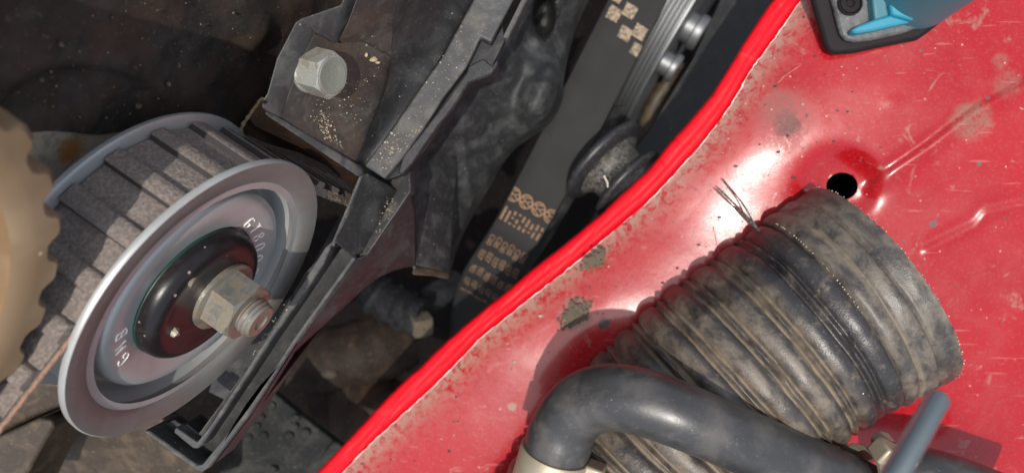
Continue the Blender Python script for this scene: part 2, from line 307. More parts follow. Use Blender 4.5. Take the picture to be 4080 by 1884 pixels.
dv = flat - HOLE; rr = np.hypot(dv[:, 0] / 1.15, dv[:, 1])
inside = rr < R_H
dep = np.zeros(len(flat)); idx = np.where(kp.reshape(-1))[0]
for ch in np.array_split(idx, 12): dep[ch] = panel_depth(flat[ch], tf[ch])
mbp = MB(); n2 = len(ts)
V3 = np.stack([(flat[:, 0] - 2040) / F * dep, (942 - flat[:, 1]) / F * dep, -dep], 1)
ins_pts = np.where(inside)[0]
snap = flat.copy(); k = (R_H / np.maximum(rr[ins_pts], 1e-3))[:, None]; snap[ins_pts] = HOLE + dv[ins_pts] * k
ds = panel_depth(snap[ins_pts], tf[ins_pts]); V3[ins_pts] = np.stack([(snap[ins_pts, 0] - 2040) / F * ds, (942 - snap[ins_pts, 1]) / F * ds, -ds], 1)
kf = kp.reshape(-1); fs = []
for i in range(NS - 1):
    for j in range(n2 - 1):
        q = (i * n2 + j, (i + 1) * n2 + j, (i + 1) * n2 + j + 1, i * n2 + j + 1)
        if kf[q[0]] and kf[q[1]] and kf[q[2]] and kf[q[3]] and not (inside[q[0]] and inside[q[1]] and inside[q[2]] and inside[q[3]]): fs.append(q)
used = np.unique(np.array(fs)); rm = -np.ones(len(V3), int); rm[used] = np.arange(len(used))
mbp.v = [tuple(p) for p in V3[used]]; mbp.f = [tuple(int(rm[i]) for i in q) for q in fs]

def red(name, dirty):
    m = Mat(name, (.315, .0025, .007) if dirty else (.62, .003, .012), .24 if dirty else .45, 0, .38 if dirty else .2, .38 if dirty else .0)
    m.layer(m.step(m.noise(30, 3, .5, .4), .4, .65, .5), (.25, .0025, .007) if dirty else (.54, .003, .010))
    if dirty:
        m.layer(m.step(m.noise(16, 5, .62, .5, off=4), .42, .72, .42), (.30, .034, .034), .36)
        m.layer(m.step(m.noise(.8, 5, .75, off=2), .50, .68, .34), (.28, .062, .05), .5)
        sp = lambda x, y: P(x, y, float(panel_depth(np.array([[x, y]], float), np.array([300.]))[0]))
        m.layer(m.step(m.noise(7, 5, .7, .8, off=14), .60, .70, .6), (.26, .14, .11), .75)
        # grey-brown dirt gathered along the seam
        for (x, y, r, c, a) in ((2292, 1250, 4.6, (.14, .125, .09), .9), (2370, 1032, 2.9, (.10, .075, .05), .9), (2405, 1290, 1.6, (.07, .065, .06), .95), (2490, 1372, 2.4, (.10, .09, .06), .8),
                             (3140, 495, 3.4, (.03, .03, .034), .95), (3110, 430, 5, (.16, .09, .07), .6), (3130, 480, 8.0, (.2, .06, .05), .45), (3740, 300, 1.0, (.03, .03, .03), 1), (3668, 238, .6, (.05, .04, .03), 1),
                             (3860, 480, 5, (.17, .12, .08), .6), (3990, 340, 4, (.17, .11, .08), .4), (3115, 155, 1.4, (.2, .12, .1), .6), (3255, 155, 1.2, (.2, .1, .09), .7), (3200, 65, 1.1, (.2, .1, .09), .7),
                             (3015, 385, 1.1, (.2, .13, .11), .7), (2760, 855, 1.2, (.25, .03, .03), .8), (2555, 962, .9, (.16, .13, .13), .9), (2040, 1620, 1.1, (.3, .22, .17), .8), (3970, 250, 2.5, (.19, .13, .09), .4)):
            fa = m.near(sp(x, y), r, r * .35, .45, max(1., r * .7)); fa = m.math('MULTIPLY', fa, a)
            if r > 2: fa = m.math('MULTIPLY', fa, m.step(m.noise(.9, 4, .75, off=x * .01), .32, .55))
            m.layer(fa, c, .85)
        m.layer(m.specks(3.0, .10, .40, 1), (.06, .035, .03), .7); m.layer(m.specks(2.2, .10, .3, 8), (.45, .25, .2), .7); m.layer(m.specks(9, .10, .35, 5), (.12, .07, .06), .7)
        at = m.N.new('ShaderNodeAttribute'); at.attribute_name = 'seam'
        m.layer(m.math('MULTIPLY', at.outputs['Fac'], m.step(m.noise(2.2, 5, .75, .5, off=22), .36, .56, .9)), (.30, .20, .15), .8); m.layer(m.math('MULTIPLY', at.outputs['Fac'], m.step(m.noise(1.3, 5, .75, .5, off=42), .56, .66, .9)), (.06, .04, .03), .8)
        m.bump(m.noise(.55, 4, .7), .05, .5); m.bump(m.noise(14, 3, .5), .8, .28)
        # fine scratches
        st = m.N.new('ShaderNodeMapping'); st.inputs['Rotation'].default_value = (0, 0, math.radians(-38)); st.inputs['Scale'].default_value = (.05, 1, 1); m.L.new(m.pos, st.inputs[0])
        m.layer(m.step(m.noise(1.1, 2, .4, vec=st.outputs[0]), .70, .74, .25), (.5, .2, .16), .6)
    else:
        m.layer(m.step(m.noise(9, 4, .6, .5), .6, .75, .3), (.52, .07, .065), .4); m.layer(m.specks(5, .08, .3, 2), (.3, .05, .05), .7); ln = m.aniso(((.66, .75, 0), (.75, -.66, 0), (0, 0, 1)), (.035, .55, .2)); m.bump(m.noise(1, 3, .5, vec=ln), .5, .6); m.layer(m.step(m.noise(1, 4, .6, vec=ln, off=3.3), .60, .66, .3), (.42, .05, .05), .5); m.bump(m.noise(.6, 3), .03, .4)
    return m.done()
RED = red('dusty_red_paint', True); RED2 = red('glossy_red_paint', False)
wing = thing('inner_wing', 'dusty red painted inner wing panel filling the right side, with a round hole', 'car panel', P(3000, 942, 202))
po = mbp.build('panel', RED, wing, ang=80)
if len(po.data.vertices) == len(used):
    a_ = po.data.attributes.new('seam', 'FLOAT', 'POINT'); a_.data.foreach_set('value', np.exp(-(tf[used] / 62.) ** 1.4))
else: print('panel vertices merged', len(po.data.vertices), len(used))
# rolled lip
kk = (sm[:, 1] > -700) & (sm[:, 1] < 2100)
g = []
prof = [(0, 0), (.05, -.3), (.10, .35), (.16, .75), (.30, .95), (.42, 1.0), (.47, 1.25), (.55, 1.3), (.72, 1.5), (.86, 1.9), (.93, 2.4), (.97, 3.3), (1.0, 5.5), (.99, 12.)]
for i in np.where(kk)[0]:
    a = sm[i]; j = int(np.clip(i, 0, NS - 1))
    oc = ou[max(0, i - 60):i + 60]; dd = oc - a; b = oc[np.argmin((dd ** 2).sum(1))]
    d0 = float(panel_depth(a[None], np.array([0.]))[0]); wv_ = .5 * nz(i * .06, 3.1)
    row = []
    for q, h in prof: p2 = a * (1 - q) + (b + 4 * nz(i * .035, 7.) + 1.6 * nz(i * .16, 17.)) * q; row.append(P(p2[0], p2[1], d0 + h * (1 + .25 * wv_)))
    g.append(row)
mb = MB(); mb.grid(g); mb.build('lip', RED2, wing, ang=70)
# broken pale line of chipped paint along the seam
mb = MB(); run = []
def flush(run, mb):
    if len(run) > 2: mb.tube([r[0] for r in run], [r[1] for r in run], 5)
for i in np.where(kk)[0]:
    p2 = sm[i]; d0 = float(panel_depth(p2[None], np.array([0.]))[0]); q = nz(i * .11, .5); 
    if q > -.55 and 0 < p2[1] + 400:
        run.append((P(p2[0] + 5 * nz(i * .35, 9.), p2[1] + 5 * nz(i * .3, 19.), d0 - .25), .05 + .17 * max(0, nz(i * .2, 4.) + .25)))
    else: flush(run, mb); run = []
flush(run, mb); mb.build('paint_edge', MT['chip'], wing)
for pl in ([(3655, 432), (3745, 350), (3850, 268), (3960, 175), (4060, 95)], [(3748, 298), (3780, 262), (3812, 222)], [(3560, 305), (3650, 225), (3742, 148)], [(3790, 335), (3835, 285), (3872, 238)], [(3905, 300), (3990, 235), (4070, 180)], [(3100, 330), (3150, 285), (3190, 262)], [(2845, 905), (2862, 1010), (2905, 1100)], [(2950, 1060), (3010, 1052), (3060, 1050)]):
    mb = MB(); q = smooth(pl, 16); q = q + rng.normal(size=q.shape) * 1.2; dd = panel_depth(q, np.full(16, 400.)); mb.tube([P(x, y, d) for (x, y), d in zip(q, dd)], [.05 + .05 * rng.random() for _ in range(16)], 4); mb.build('scratch', MT['scratch'], wing)
for pl in ([(3492, 348), (3508, 372), (3524, 384), (3516, 410), (3511, 442)], [(3516, 412), (3545, 400), (3580, 403), (3618, 415)], [(3660, 408), (3672, 420), (3680, 430)]):
    mb = MB(); q = smooth(pl, 16); dd = panel_depth(q, np.full(16, 400.)); mb.tube([P(x, y, d + .12) for (x, y), d in zip(q, dd)], [.1] + [.3 + .12 * nz(i * .5, 3.) for i in range(14)] + [.1], 8); mb.build('paint_run', RED, wing)
# dark cavity wall behind the hole
mb = MB(); mb.lathe(P(3356, 742, float(panel_depth(HOLE[None], np.array([300.]))[0]) + .5), [0, 0, -1], [(0, 5.0), (40, 5.6), (40.2, 0.1)], 32); mb.build('hole_cavity', MT['void'], wing)
# grit on the panel
mb = MB()
for k in range(330):
    t = abs(rng.normal()) * 420 + 8; i = rng.integers(120, NS - 10); p2 = sm[i] + t * eo
    if not (1100 < p2[0] < 4100 and -20 < p2[1] < 1900) or np.hypot(*(p2 - HOLE)) < 80: continue
    d = float(panel_depth(p2[None], np.array([t]))[0]); r = .12 + .3 * rng.random() ** 3
    mb.blob(P(p2[0], p2[1], d - r * .4), r * np.array([1 + rng.random(), 1, .7]))
tag(mb.build('grit', MT['gritd'], flat=True), 'loose dark grit scattered over the dusty red panel', kind='stuff')

for (x, y, rr_, n_, lab) in ((2292, 1252, 56, 260, 'grey crusty mud patch on the red panel beside the lower glare'), (2372, 1034, 38, 150, 'brown dried mud patch close to the red lip, right of the printed belt')):
    mb = MB()
    for k in range(n_):
        g1, g2 = rng.normal(size=2) * rr_ * (.62, .36) * (1 + .5 * nz(k * .3, x)); q = np.array([x + .8 * g1 + .6 * g2, y - .6 * g1 + .8 * g2]); d = float(panel_depth(q[None], np.array([250.]))[0]); r = .14 + .36 * rng.random() ** 2; mb.blob(P(q[0], q[1], d - r * .05), r * np.array([1.4, 1.2, .32]), j=.4)
    tag(mb.build('mud_patch', MT['mud'], flat=True), lab, 'mud', group='dried mud patches on the red panel')
# ------------------------------------------------------------------ tensioner pulley
pul = thing('tensioner_pulley', 'flanged zinc belt tensioner pulley with black hub and big steel nut', 'pulley', E(0, 0, -10))
AX = N_; REF = B_
mb = MB(); mb.lathe(C_, AX, [(-1.4, 28), (-1.5, 32.6), (-1.2, 33.0), (-.2, 33.05), (.12, 32.75)], 128, REF); mb.build('flange_edge', MT['zinc'], pul, ang=50)
mb = MB(); mb.lathe(C_, AX, [(.12, 32.75), (0, 31.), (-.5, 28.9), (-1.1, 27.7), (-1.9, 27.1), (-3, 26.8)], 128, REF); mb.build('front_flange', MT['flange'], pul, ang=50)
mb = MB(); mb.lathe(C_, AX, [(-3, 26.8), (-8.0, 26.1), (-9.0, 25.6), (-9.3, 24.9), (-9.0, 24.0), (-4.4, 23.4), (-3.5, 23.1), (-2.9, 22.4), (-2.6, 21.4), (-2.7, 19.8), (-3.2, 17.5), (-3.6, 15.6), (-4.5, 15.2), (-5, 10)], 128, REF); mb.build('dish', MT['zinc'], pul, ang=50)
mb = MB(); mb.lathe(C_, AX, [(-1.3, 26), (-1.3, 28.2), (-18.4, 28.2), (-18.4, 32.4), (-18.8, 33), (-19.5, 33.0), (-20.1, 32.6), (-20.3, 31), (-20.3, 12)], 128, REF); mb.build('rim', MT['zinc'], pul, ang=50)
HB = C_ + .9 * B_ + .3 * N_
mb = MB(); mb.lathe(HB, AX, [(-7, 15.0), (-2.6, 15.1), (-1.2, 14.8), (-.2, 14.1), (.4, 13.0), (.45, 11.8), (.2, 10.6), (0, 9.5), (-.1, 7), (-.1, 0.05)], 96, REF); hub = mb.build('hub', MT['hub'], pul, ang=60)
mb = MB(); mb.lathe(HB, AX, [(-6, 15.0), (-3.5, 15.16), (-3.3, 15.1), (-3.2, 15.0)], 96, REF); mb.build('seal', MT['green'], pul)
for q in ((757, 1118), (692, 1322)):
    mb = MB(); c = hit(q[0], q[1], 'w', .3); mb.blob(c, (1.25, 1.25, 1.25), j=.18); mb.build('rivet', MT['nut'], hub)
# nut and stud
nc = hit(884, 1174, 'w', 0.1)
mb = MB(); mb.lathe(nc, AX, [(0, 8.0), (.9, 8.0), (1.1, 7.6), (1.15, 4)], 48, REF); wsh = mb.build('washer', MT['nut'], pul)
mb = MB(); mb.hexa(nc + 1.1 * AX, AX, 7.0, 6.4, ref=B_ + .25 * A_); mb.build('nut', MT['nut'], pul, ang=22)
mb = MB(); pr = [(6.5, 4.3)]
for k in range(3): pr += [(7.2 + k * 1.05, 4.25), (7.7 + k * 1.05, 3.75)]
pr += [(10.2, 4.0), (10.7, 3.5), (10.75, 1.9), (10.4, 1.5), (10.4, .05)]; mb.lathe(nc, AX, pr, 40, REF); mb.build('stud', MT['nut'], pul, ang=40)

# lettering helper: text outline as polygons in 2-D (unit = glyph height)
def text2d(txt, ext=0.0):
    cu = bpy.data.curves.new('t', 'FONT'); cu.body = txt; cu.size = 1.35; cu.resolution_u = 3; cu.fill_mode = 'FRONT'; cu.offset = -.012; cu.align_x = 'CENTER'
    ob = bpy.data.objects.new('t', cu); COL.objects.link(ob); dg = bpy.context.evaluated_depsgraph_get(); me = bpy.data.meshes.new_from_object(ob.evaluated_get(dg))
    v = np.array([q.co[:2] for q in me.vertices]) if len(me.vertices) else np.zeros((0, 2)); f_ = [tuple(p.vertices) for p in me.polygons]
    bpy.data.objects.remove(ob); bpy.data.curves.remove(cu); bpy.data.meshes.remove(me); return v, f_
def stroke_text(txt):                                                     # thin single-line letters for engraving: list of polylines, width .6
    T = {'G': [[(.6, .85), (.45, 1), (.15, 1), (0, .8), (0, .2), (.15, 0), (.45, 0), (.6, .15), (.6, .45), (.35, .45)]], 'M': [[(0, 0), (.05, 1), (.3, .3), (.55, 1), (.6, 0)]],
         'B': [[(0, 0), (0, 1), (.4, 1), (.55, .88), (.55, .65), (.4, .53), (0, .53)], [(.4, .53), (.6, .4), (.6, .13), (.42, 0), (0, 0)]], 'T': [[(0, 1), (.6, 1)], [(.3, 1), (.3, 0)]],
         '8': [[(.3, .53), (.05, .68), (.05, .88), (.2, 1), (.4, 1), (.55, .88), (.55, .68), (.3, .53), (0, .38), (0, .13), (.18, 0), (.42, 0), (.6, .13), (.6, .38), (.3, .53)]],
         '0': [[(.15, 0), (0, .2), (0, .8), (.15, 1), (.45, 1), (.6, .8), (.6, .2), (.45, 0), (.15, 0)]], '7': [[(0, 1), (.6, 1), (.2, 0)]]}
    return [(i, T[c]) for i, c in enumerate(txt)]
def engrave(txt, phi0, dphi, r, h, parent):
    mb = MB()
    for i, ch in stroke_text(txt):
        ph = phi0 - i * dphi
        er = math.cos(ph) * B_ + math.sin(ph) * -A_ ; et = np.cross(er, AX)    # radial outward and clockwise tangent
        for pl in ch: mb.tube([C_ + (.06 + float(np.interp(r + (y - .5) * h, [15.6, 17.5, 19.8, 21.4, 22.4], [-3.6, -3.2, -2.7, -2.6, -2.9]))) * AX + (r + (y - .5) * h) * er + (x - .3) * h * et for x, y in pl], .16, 4)
    return mb.build('engraving', MT['engraved'], parent)
def phi(px, py):
    u, v, _ = uvw(hit(px, py, 'w', -3.0)); return math.atan2(-u, v), math.hypot(u, v)
p1, r1 = phi(1000, 885); p2, r2 = phi(1022, 1035)
engrave('GT80070', p1, (p1 - p2) / 4.0, (r1 + r2) / 2, 2.6, pul)
p1, r1 = phi(492, 1424); p2, r2 = phi(478, 1330)
engrave('GMB', p1, (p1 - p2) / 2.0, (r1 + r2) / 2, 2.7, pul)

# ------------------------------------------------------------------ toothed belt: (u, v) path, teeth outward
tb = thing('timing_belt', 'worn toothed timing belt wrapped over the zinc tensioner pulley', 'belt', E(20, 28, -10))
r_in, r_out, r_tip = 28.25, 30.3, 32.0
thE = math.radians(80)
path = [(r_in, -75 + k * 5) for k in range(15)] + [(r_in * math.cos(t), r_in * math.sin(t)) for t in np.linspace(0, thE, 34)]
end = np.array(path[-1]); tdir = np.array([-math.sin(thE), math.cos(thE)])
path += [tuple(end + tdir * s_) for s_ in np.linspace(3, 62, 20)]
path = np.array(path); tg = np.gradient(path, axis=0); tg /= np.linalg.norm(tg, axis=1)[:, None]; nr = np.stack([tg[:, 1], -tg[:, 0]], 1)
arc = np.r_[0, np.cumsum(np.linalg.norm(np.diff(path, axis=0), axis=1))]
W0, W1 = -17.9, -1.55
def bpath(s_, h):                                                         # point on the belt at arc length s_, height h above the inner face
    i = np.array([np.interp(s_, arc, path[:, k]) for k in (0, 1)]); q = np.array([np.interp(s_, arc, nr[:, k]) for k in (0, 1)]); q /= np.linalg.norm(q); return i + q * h
g = []
for s_ in np.linspace(0, arc[-1], 150):
    a, b = bpath(s_, 0), bpath(s_, r_out - r_in)
    g.append([E(*a, W0), E(*b, W0)] + [E(*b, W0 + (W1 - W0) * k / 6) for k in range(1, 6)] + [E(*b, W1), E(*a, W1), E(*a, W0)])
mb = MB(); mb.grid(g); mb.build('band', MT['belt'], tb, ang=50)
pitch = 9.0; s0 = 2.0; first = None; hb = r_out - r_in
while s0 < arc[-1] - 5:
    mb = MB(); wv_ = []
    for wq in np.linspace(W0, W1, 7):
        row = []
        for ds_, h in ((-2.15, -.3), (-2.0, .15), (-1.7, 1.0), (-1.3, 1.3), (1.3, 1.35), (1.7, 1.1), (1.95, .2), (2.0, -.3)):
            q = bpath(s0 + ds_, hb + h); row.append(E(q[0], q[1], wq))
        wv_.append(row)
    mb.grid(wv_); k = len(mb.v); mb.f.append(tuple(range(8))); mb.f.append(tuple(range(k - 1, k - 9, -1)))
    o = mb.build('tooth', MT['belt'], tb, ang=40, bevel=0); o.data.materials.append(MT['belt_flank_shade'])
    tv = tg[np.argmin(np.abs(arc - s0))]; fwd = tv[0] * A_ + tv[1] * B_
    for p in o.data.polygons:                                              # leading flank only: its shade is put into a darker cloth colour
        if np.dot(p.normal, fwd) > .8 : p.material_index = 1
    s0 += pitch
# copper coloured frayed cord on the front edge, loose fluff where the belt enters the slot
sE = [s_ for s_ in np.linspace(arc[15 + 25], arc[-1], 90)]
mb = MB(); mb.tube([E(*(bpath(s_, 1.0 + .25 * nz(s_ * .7, 2.)) ), W1 + .12 + .12 * nz(s_ * 1.1, 5.)) for s_ in sE], .55, 7); mb.build('edge_cord', MT['cord'], tb)
mb = MB()
for k in range(80):
    s_ = rng.uniform(18, 66); h = rng.uniform(0, 2.2); q = bpath(s_, h); d = rng.normal(size=3) * .9 + .6 * N_; c = E(q[0], q[1], W1 + .05); mb.tube([c, c + d * .4, c + d * .7 + rng.normal(size=3) * .25], [.05, .04, .02], 4)
tag(mb.build('edge_fluff', MT['grit'], tb), None, kind='stuff')

# ------------------------------------------------------------------ camshaft sprocket, near and out of focus
SC = (-18.17, 81.1)
spk = thing('camshaft_sprocket', 'blurred tan brown toothed sprocket at the left edge, nearest the camera', 'sprocket', E(SC[0], SC[1], -10))
NT = 32; mb = MB(); ring = []
for k in range(NT):
    for q, r in ((-.5, 45.0), (-.36, 45.1), (-.27, 45.7), (-.20, 46.6), (-.12, 47.0), (.12, 47.0), (.20, 46.6), (.27, 45.7), (.36, 45.1)): ring.append(((k + .35 + q) / NT * 2 * math.pi, r))
ang = [r[0] for r in ring]; rad = [r[1] for r in ring]
def spt(t, r, wq): return E(SC[0] + r * math.cos(t), SC[1] + r * math.sin(t), wq)
g = [[spt(t, 35, -21), spt(t, r, -21), spt(t, r, -4.8), spt(t, r - .8, -4.0), spt(t, 43.0, -4.0), spt(t, 40.6, -4.2), spt(t, 39.4, -5.0)] for t, r in zip(ang, rad)]
mb.grid(g, closeu=True); mb.build('toothed_rim', MT['sprocket'], spk, ang=30)
mb = MB(); o = E(SC[0], SC[1], 0); mb.lathe(o, AX, [(-5.0, 39.4), (-7.5, 38.0), (-9, 36), (-10, 31), (-10, 14), (-6, 12.5), (-6, 0.05)], 90, REF); mb.build('web', MT['sprocket_in'], spk, ang=50)
mb = MB(); mb.lathe(o, AX, [(-21, 35), (-21, 0.05)], 60, REF); mb.build('back_face', MT['sprocket_in'], spk)

# ------------------------------------------------------------------ rear backing plate (plane w = -26) with round embossing
WP = -26.
bp = thing('backing_plate', 'large dark speckled plate with round embossing behind the pulley, upper left', 'engine cover', hit(600, 250, 'w', WP))
gx = np.linspace(-420, 1560, 150); gy = np.linspace(-420, 545, 80); g = []
cu_, cv_, _ = uvw(hit(400, 520, 'w', WP))
for y in gy:
    row = []
    for x in gx:
        yy = min(y, 536 + 6 * math.sin(x * .02)); p = hit(x, yy, 'w', WP); u, v, _ = uvw(p)
        r = math.hypot((u - cu_) / 1., (v - cv_) * .55); off = -1.6 / (1 + math.exp((r - 11.5) / .35)) + .9 / (1 + math.exp((r - 13.2) / 1.2)) + .5 * nz(u * .09, v * .09)
        r2 = math.hypot(u - 52, (v + 2) * .8); off += 2.2 * math.exp(-(r2 / 5.) ** 2)
        row.append(p + off * N_)
    g.append(row)
mb = MB(); mb.grid(g); mb.build('plate_sheet', MT['plate'], bp, ang=80)
cr = thing('cylinder_block', 'rough cream block corner with a rust spot left of the pulley', 'engine block', hit(300, 600, 'w', -28))
mb = MB(); mb.slab([hit(x, y, 'w', -27.2) for x, y in ((-60, 515), (520, 515), (640, 640), (500, 800), (200, 860), (-60, 820))], -14 * N_); mb.build('block_face', MT['cream'], cr, bevel=.5)
# ochre residue line + brown wall at the plate's edge
mb = MB(); pts = smooth([(1046, 392), (1010, 440), (985, 475), (958, 520), (940, 545)], 26)
mb.tube([hit(x + 6 * nz(i * .6, 1.), y, 'w', WP + 1.5) for i, (x, y) in enumerate(pts)], [.5 + .35 * nz(i * .5, 7.) for i in range(26)], 6); mb.build('dried_grease', MT['ochre'], bp)

# ------------------------------------------------------------------ lower timing cover with its bolt
tc = thing('timing_cover', 'black plastic timing cover with grey ledge, double rails and hex bolt', 'engine cover', E(30, -25, 5))
VD = -B_
fl = plane((1126, 465, 150), (1422, 645, 172), (1560, 222, 166))
def poly(name, pts, fn, ext, mat, bevel=.35, parent=tc, off=0):
    mb = MB(); mb.slab([fn(x, y, off) for x, y in pts], ext); return mb.build(name, MT[mat], parent, bevel=bevel)
DZ = lambda k: np.array([0, 0, -k])
# bracket rim strips (higher), floor, upper wedge
poly('bracket_floor', [(1250, 132), (1350, 170), (1430, 152), (1560, 224), (1556, 290), (1540, 363), (1476, 508), (1424, 645), (1390, 640), (1110, 462), (1139, 400), (1199, 239)], fl, DZ(6), 'plastic_brown', .3)
wd = plane((1350, 170, 152.), (1583, 0, 151), (1560, 224, 165.6))
poly('bracket_shoulder', [(1348, 160), (1384, 90), (1440, -60), (1600, -60), (1583, 0), (1566, 55), (1559, 225), (1430, 151)], wd, DZ(8), 'plastic_brown', .3)
rm_ = lambda x, y, off=0: fl(x, y, 3.2 + off)
poly('bracket_rim', [(1420, -60), (1387, 0), (1370, 38), (1216, 92), (1195, 107), (1122, 248), (1084, 384), (1067, 410), (1062, 444), (1122, 470), (1139, 406), (1199, 239), (1252, 132), (1336, 177), (1384, 80), (1425, -10), (1450, -60)], rm_, DZ(9), 'plastic_lit', .5)
lr = plane((1062, 448, 148.), (1440, 690, 172.5), (1430, 640, 171))
poly('slot_rim', [(1060, 442), (1120, 468), (1424, 655), (1444, 677), (1446, 697), (1428, 706), (1416, 696), (1064, 462)], lr, DZ(5), 'plastic_lit', .45, off=1.0)
wl_ = plane((1060, 455, 150), (1424, 700, 174), (1060, 590, 182))
poly('slot_wall', [(1042, 392), (1070, 455), (1424, 700), (1416, 760), (1300, 660), (1178, 602), (1052, 568), (955, 525)], wl_, DZ(4), 'brown_wall', .3)
# dark sloping face between bracket and ledge
s3 = plane((1424, 645, 171.5), (1583, 0, 152), (1767, 218, 176.5))
s3 = lambda x, y, off=0, _t=None: P(x, y, S3D(x, y) - off)
def S3D(x, y):
    # left contour depth from bracket, right contour on the ledge (v=-25 -> about 175)
    yl = np.array([-60, 0, 222, 363, 508, 645, 700]); xl = np.interp(y, yl, [1600, 1583, 1560, 1540, 1476, 1424, 1410]); dl = np.interp(y, yl, [150, 151, 165.5, 168, 170, 171.6, 172])
    xr = np.interp(y, [-60, 0, 218, 508, 660], [1925, 1886, 1767, 1566, 1451]); q = np.clip((x - xl) / max(xr - xl, 1), 0, 1); return dl * (1 - q) + 176.2 * q
gL = smooth([(1605, -60), (1583, 0), (1566, 55), (1560, 222), (1540, 363), (1476, 508), (1422, 642)], 40); gR = smooth([(1930, -60), (1886, 0), (1767, 218), (1566, 508), (1451, 662)], 40)
g = []
for a, b in zip(gL, gR):
    row = []
    for q in np.linspace(0, 1, 14):
        p2 = a * (1 - q) + b * q; d = S3D(*p2) + 1.6 * math.sin(q * math.pi); cre = (p2[1] - (228 - (p2[0] - 1557) * .075)); d += -.9 / (1 + math.exp(cre / 3.)) * (q * (1 - q) * 4) ** .3
        row.append(P(p2[0], p2[1], d))
    g.append(row)
mb = MB(); mb.grid(g); mb.build('sloping_face', MT['plastic_dark'], tc, ang=25)
# ledge
le = plane((1451, 660, 175.2), (1886, 0, 175), (1690, 508, 174.2))
poly('ledge', [(1451, 660), (1566, 508), (1767, 218), (1886, 0), (1925, -60), (2080, -60), (2045, 0), (1999, 86), (1955, 168), (1915, 147), (1861, 262), (1758, 400), (1690, 508), (1598, 635), (1533, 713)], le, DZ(5), 'plastic_lit', .45)
poly('notch_floor', [(1915, 147), (1957, 168), (2002, 90), (2010, 150), (1960, 250), (1900, 290), (1861, 262)], le, DZ(4), 'plastic', .2, off=-3)
gv = plane((1598, 640, 178.5), (1900, 290, 179), (1640, 660, 178))
poly('groove', [(1590, 640), (1758, 398), (1862, 258), (1900, 290), (1800, 440), (1690, 600), (1620, 690), (1540, 715)], gv, DZ(4), 'plastic_dark', .2)
li = plane((1598, 630, 175.5), (1985, 252, 176.5), (1634, 661, 176.5))
poly('lip_ridge', [(1604, 622), (1698, 506), (1800, 372), (1858, 292), (1866, 262), (1925, 232), (1962, 262), (1978, 236), (1988, 252), (1960, 298), (1869, 333), (1800, 440), (1745, 508), (1660, 632), (1636, 664), (1604, 700), (1585, 690)], li, DZ(7), 'plastic', .5)
poly('upper_lip', [(2079, 0), (2108, -50), (2140, -60), (2105, 0), (2024, 160), (2002, 154)], li, DZ(8), 'plastic_lit', .4, off=1)
# tongue beside the slot and its lit edge
tf_ = plane((1443, 694, 173.5), (1582, 757, 184), (1403, 1026, 178))
poly('tongue_face', [(1443, 694), (1464, 688), (1586, 757), (1500, 905), (1452, 1000), (1403, 1024), (1328, 960), (1387, 850)], tf_, DZ(8), 'plastic_dark', .35)
te = plane((1582, 757, 181), (1634, 761, 177), (1462, 1014, 179))
poly('tongue_edge', [(1582, 757), (1548, 728), (1600, 690), (1634, 664), (1636, 762), (1540, 902), (1464, 1014), (1404, 1026), (1440, 1004), (1500, 900)], te, DZ(9), 'plastic_lit', .5)
# rails
rv = plane((1436, 700, 173.0), (1115, 1250, 174.), (781, 1781, 174.5))
poly('slot_rail', [(1446, 697), (1428, 706), (1370, 850), (1316, 978), (1330, 985), (1387, 850)], rv, DZ(10), 'plastic_lit', .3)
poly('inner_rail', [(1330, 955), (1296, 985), (1180, 1165), (1090, 1305), (1060, 1350), (945, 1530), (840, 1690), (785, 1762), (700, 1700), (690, 1722), (768, 1786), (790, 1786), (806, 1772), (970, 1525), (1092, 1340), (1214, 1165), (1290, 1055)], rv, DZ(14), 'plastic_lit', .4)
poly('inner_shelf', [(1316, 970), (1200, 1090), (1100, 1260), (960, 1480), (770, 1740), (722, 1700), (690, 1722), (775, 1770), (1000, 1450), (1180, 1180)], rv, DZ(8), 'plastic', .3, off=-3.0)
poly('outer_rail', [(1403, 1022), (1420, 1030), (1190, 1350), (1000, 1645), (840, 1850), (808, 1884), (785, 1878), (570, 1720), (566, 1738), (790, 1893), (828, 1890), (862, 1850), (1015, 1650), (1202, 1356), (1432, 1030), (1462, 1016)][0:3] + [(1000, 1645), (835, 1862), (805, 1880), (782, 1876), (568, 1716), (596, 1716), (786, 1852), (806, 1850), (984, 1630), (1172, 1345)], rv, DZ(16), 'plastic_lit', .4)
poly('rail_groove', [(1420, 1000), (1330, 990), (1214, 1165), (1092, 1340), (970, 1525), (800, 1776), (770, 1790), (640, 1700), (600, 1720), (790, 1860), (990, 1640), (1180, 1345)], rv, DZ(3), 'plastic_dark', .2, off=-7)
poly('tray_floor', [(1320, 960), (1380, 850), (1400, 760), (1250, 760), (1000, 1200), (600, 1560), (560, 1700), (780, 1800), (1000, 1500)], rv, DZ(3), 'plastic', .2, off=-38)
# outer side wall with its arched lower edge
ow = plane((1420, 1026, 177), (840, 1860, 178), (1600, 1070, 196))
poly('side_wall', [(1464, 1012), (1540, 900), (1632, 764), (1650, 820), (1654, 1060), (1600, 1070), (1555, 1082), (1500, 1108), (1445, 1148), (1400, 1190), (1300, 1280), (1200, 1370), (1110, 1455), (1040, 1530), (980, 1610), (930, 1690), (880, 1780), (832, 1868), (1000, 1650), (1190, 1352), (1425, 1028)], ow, DZ(5), 'plastic_dark', .5)
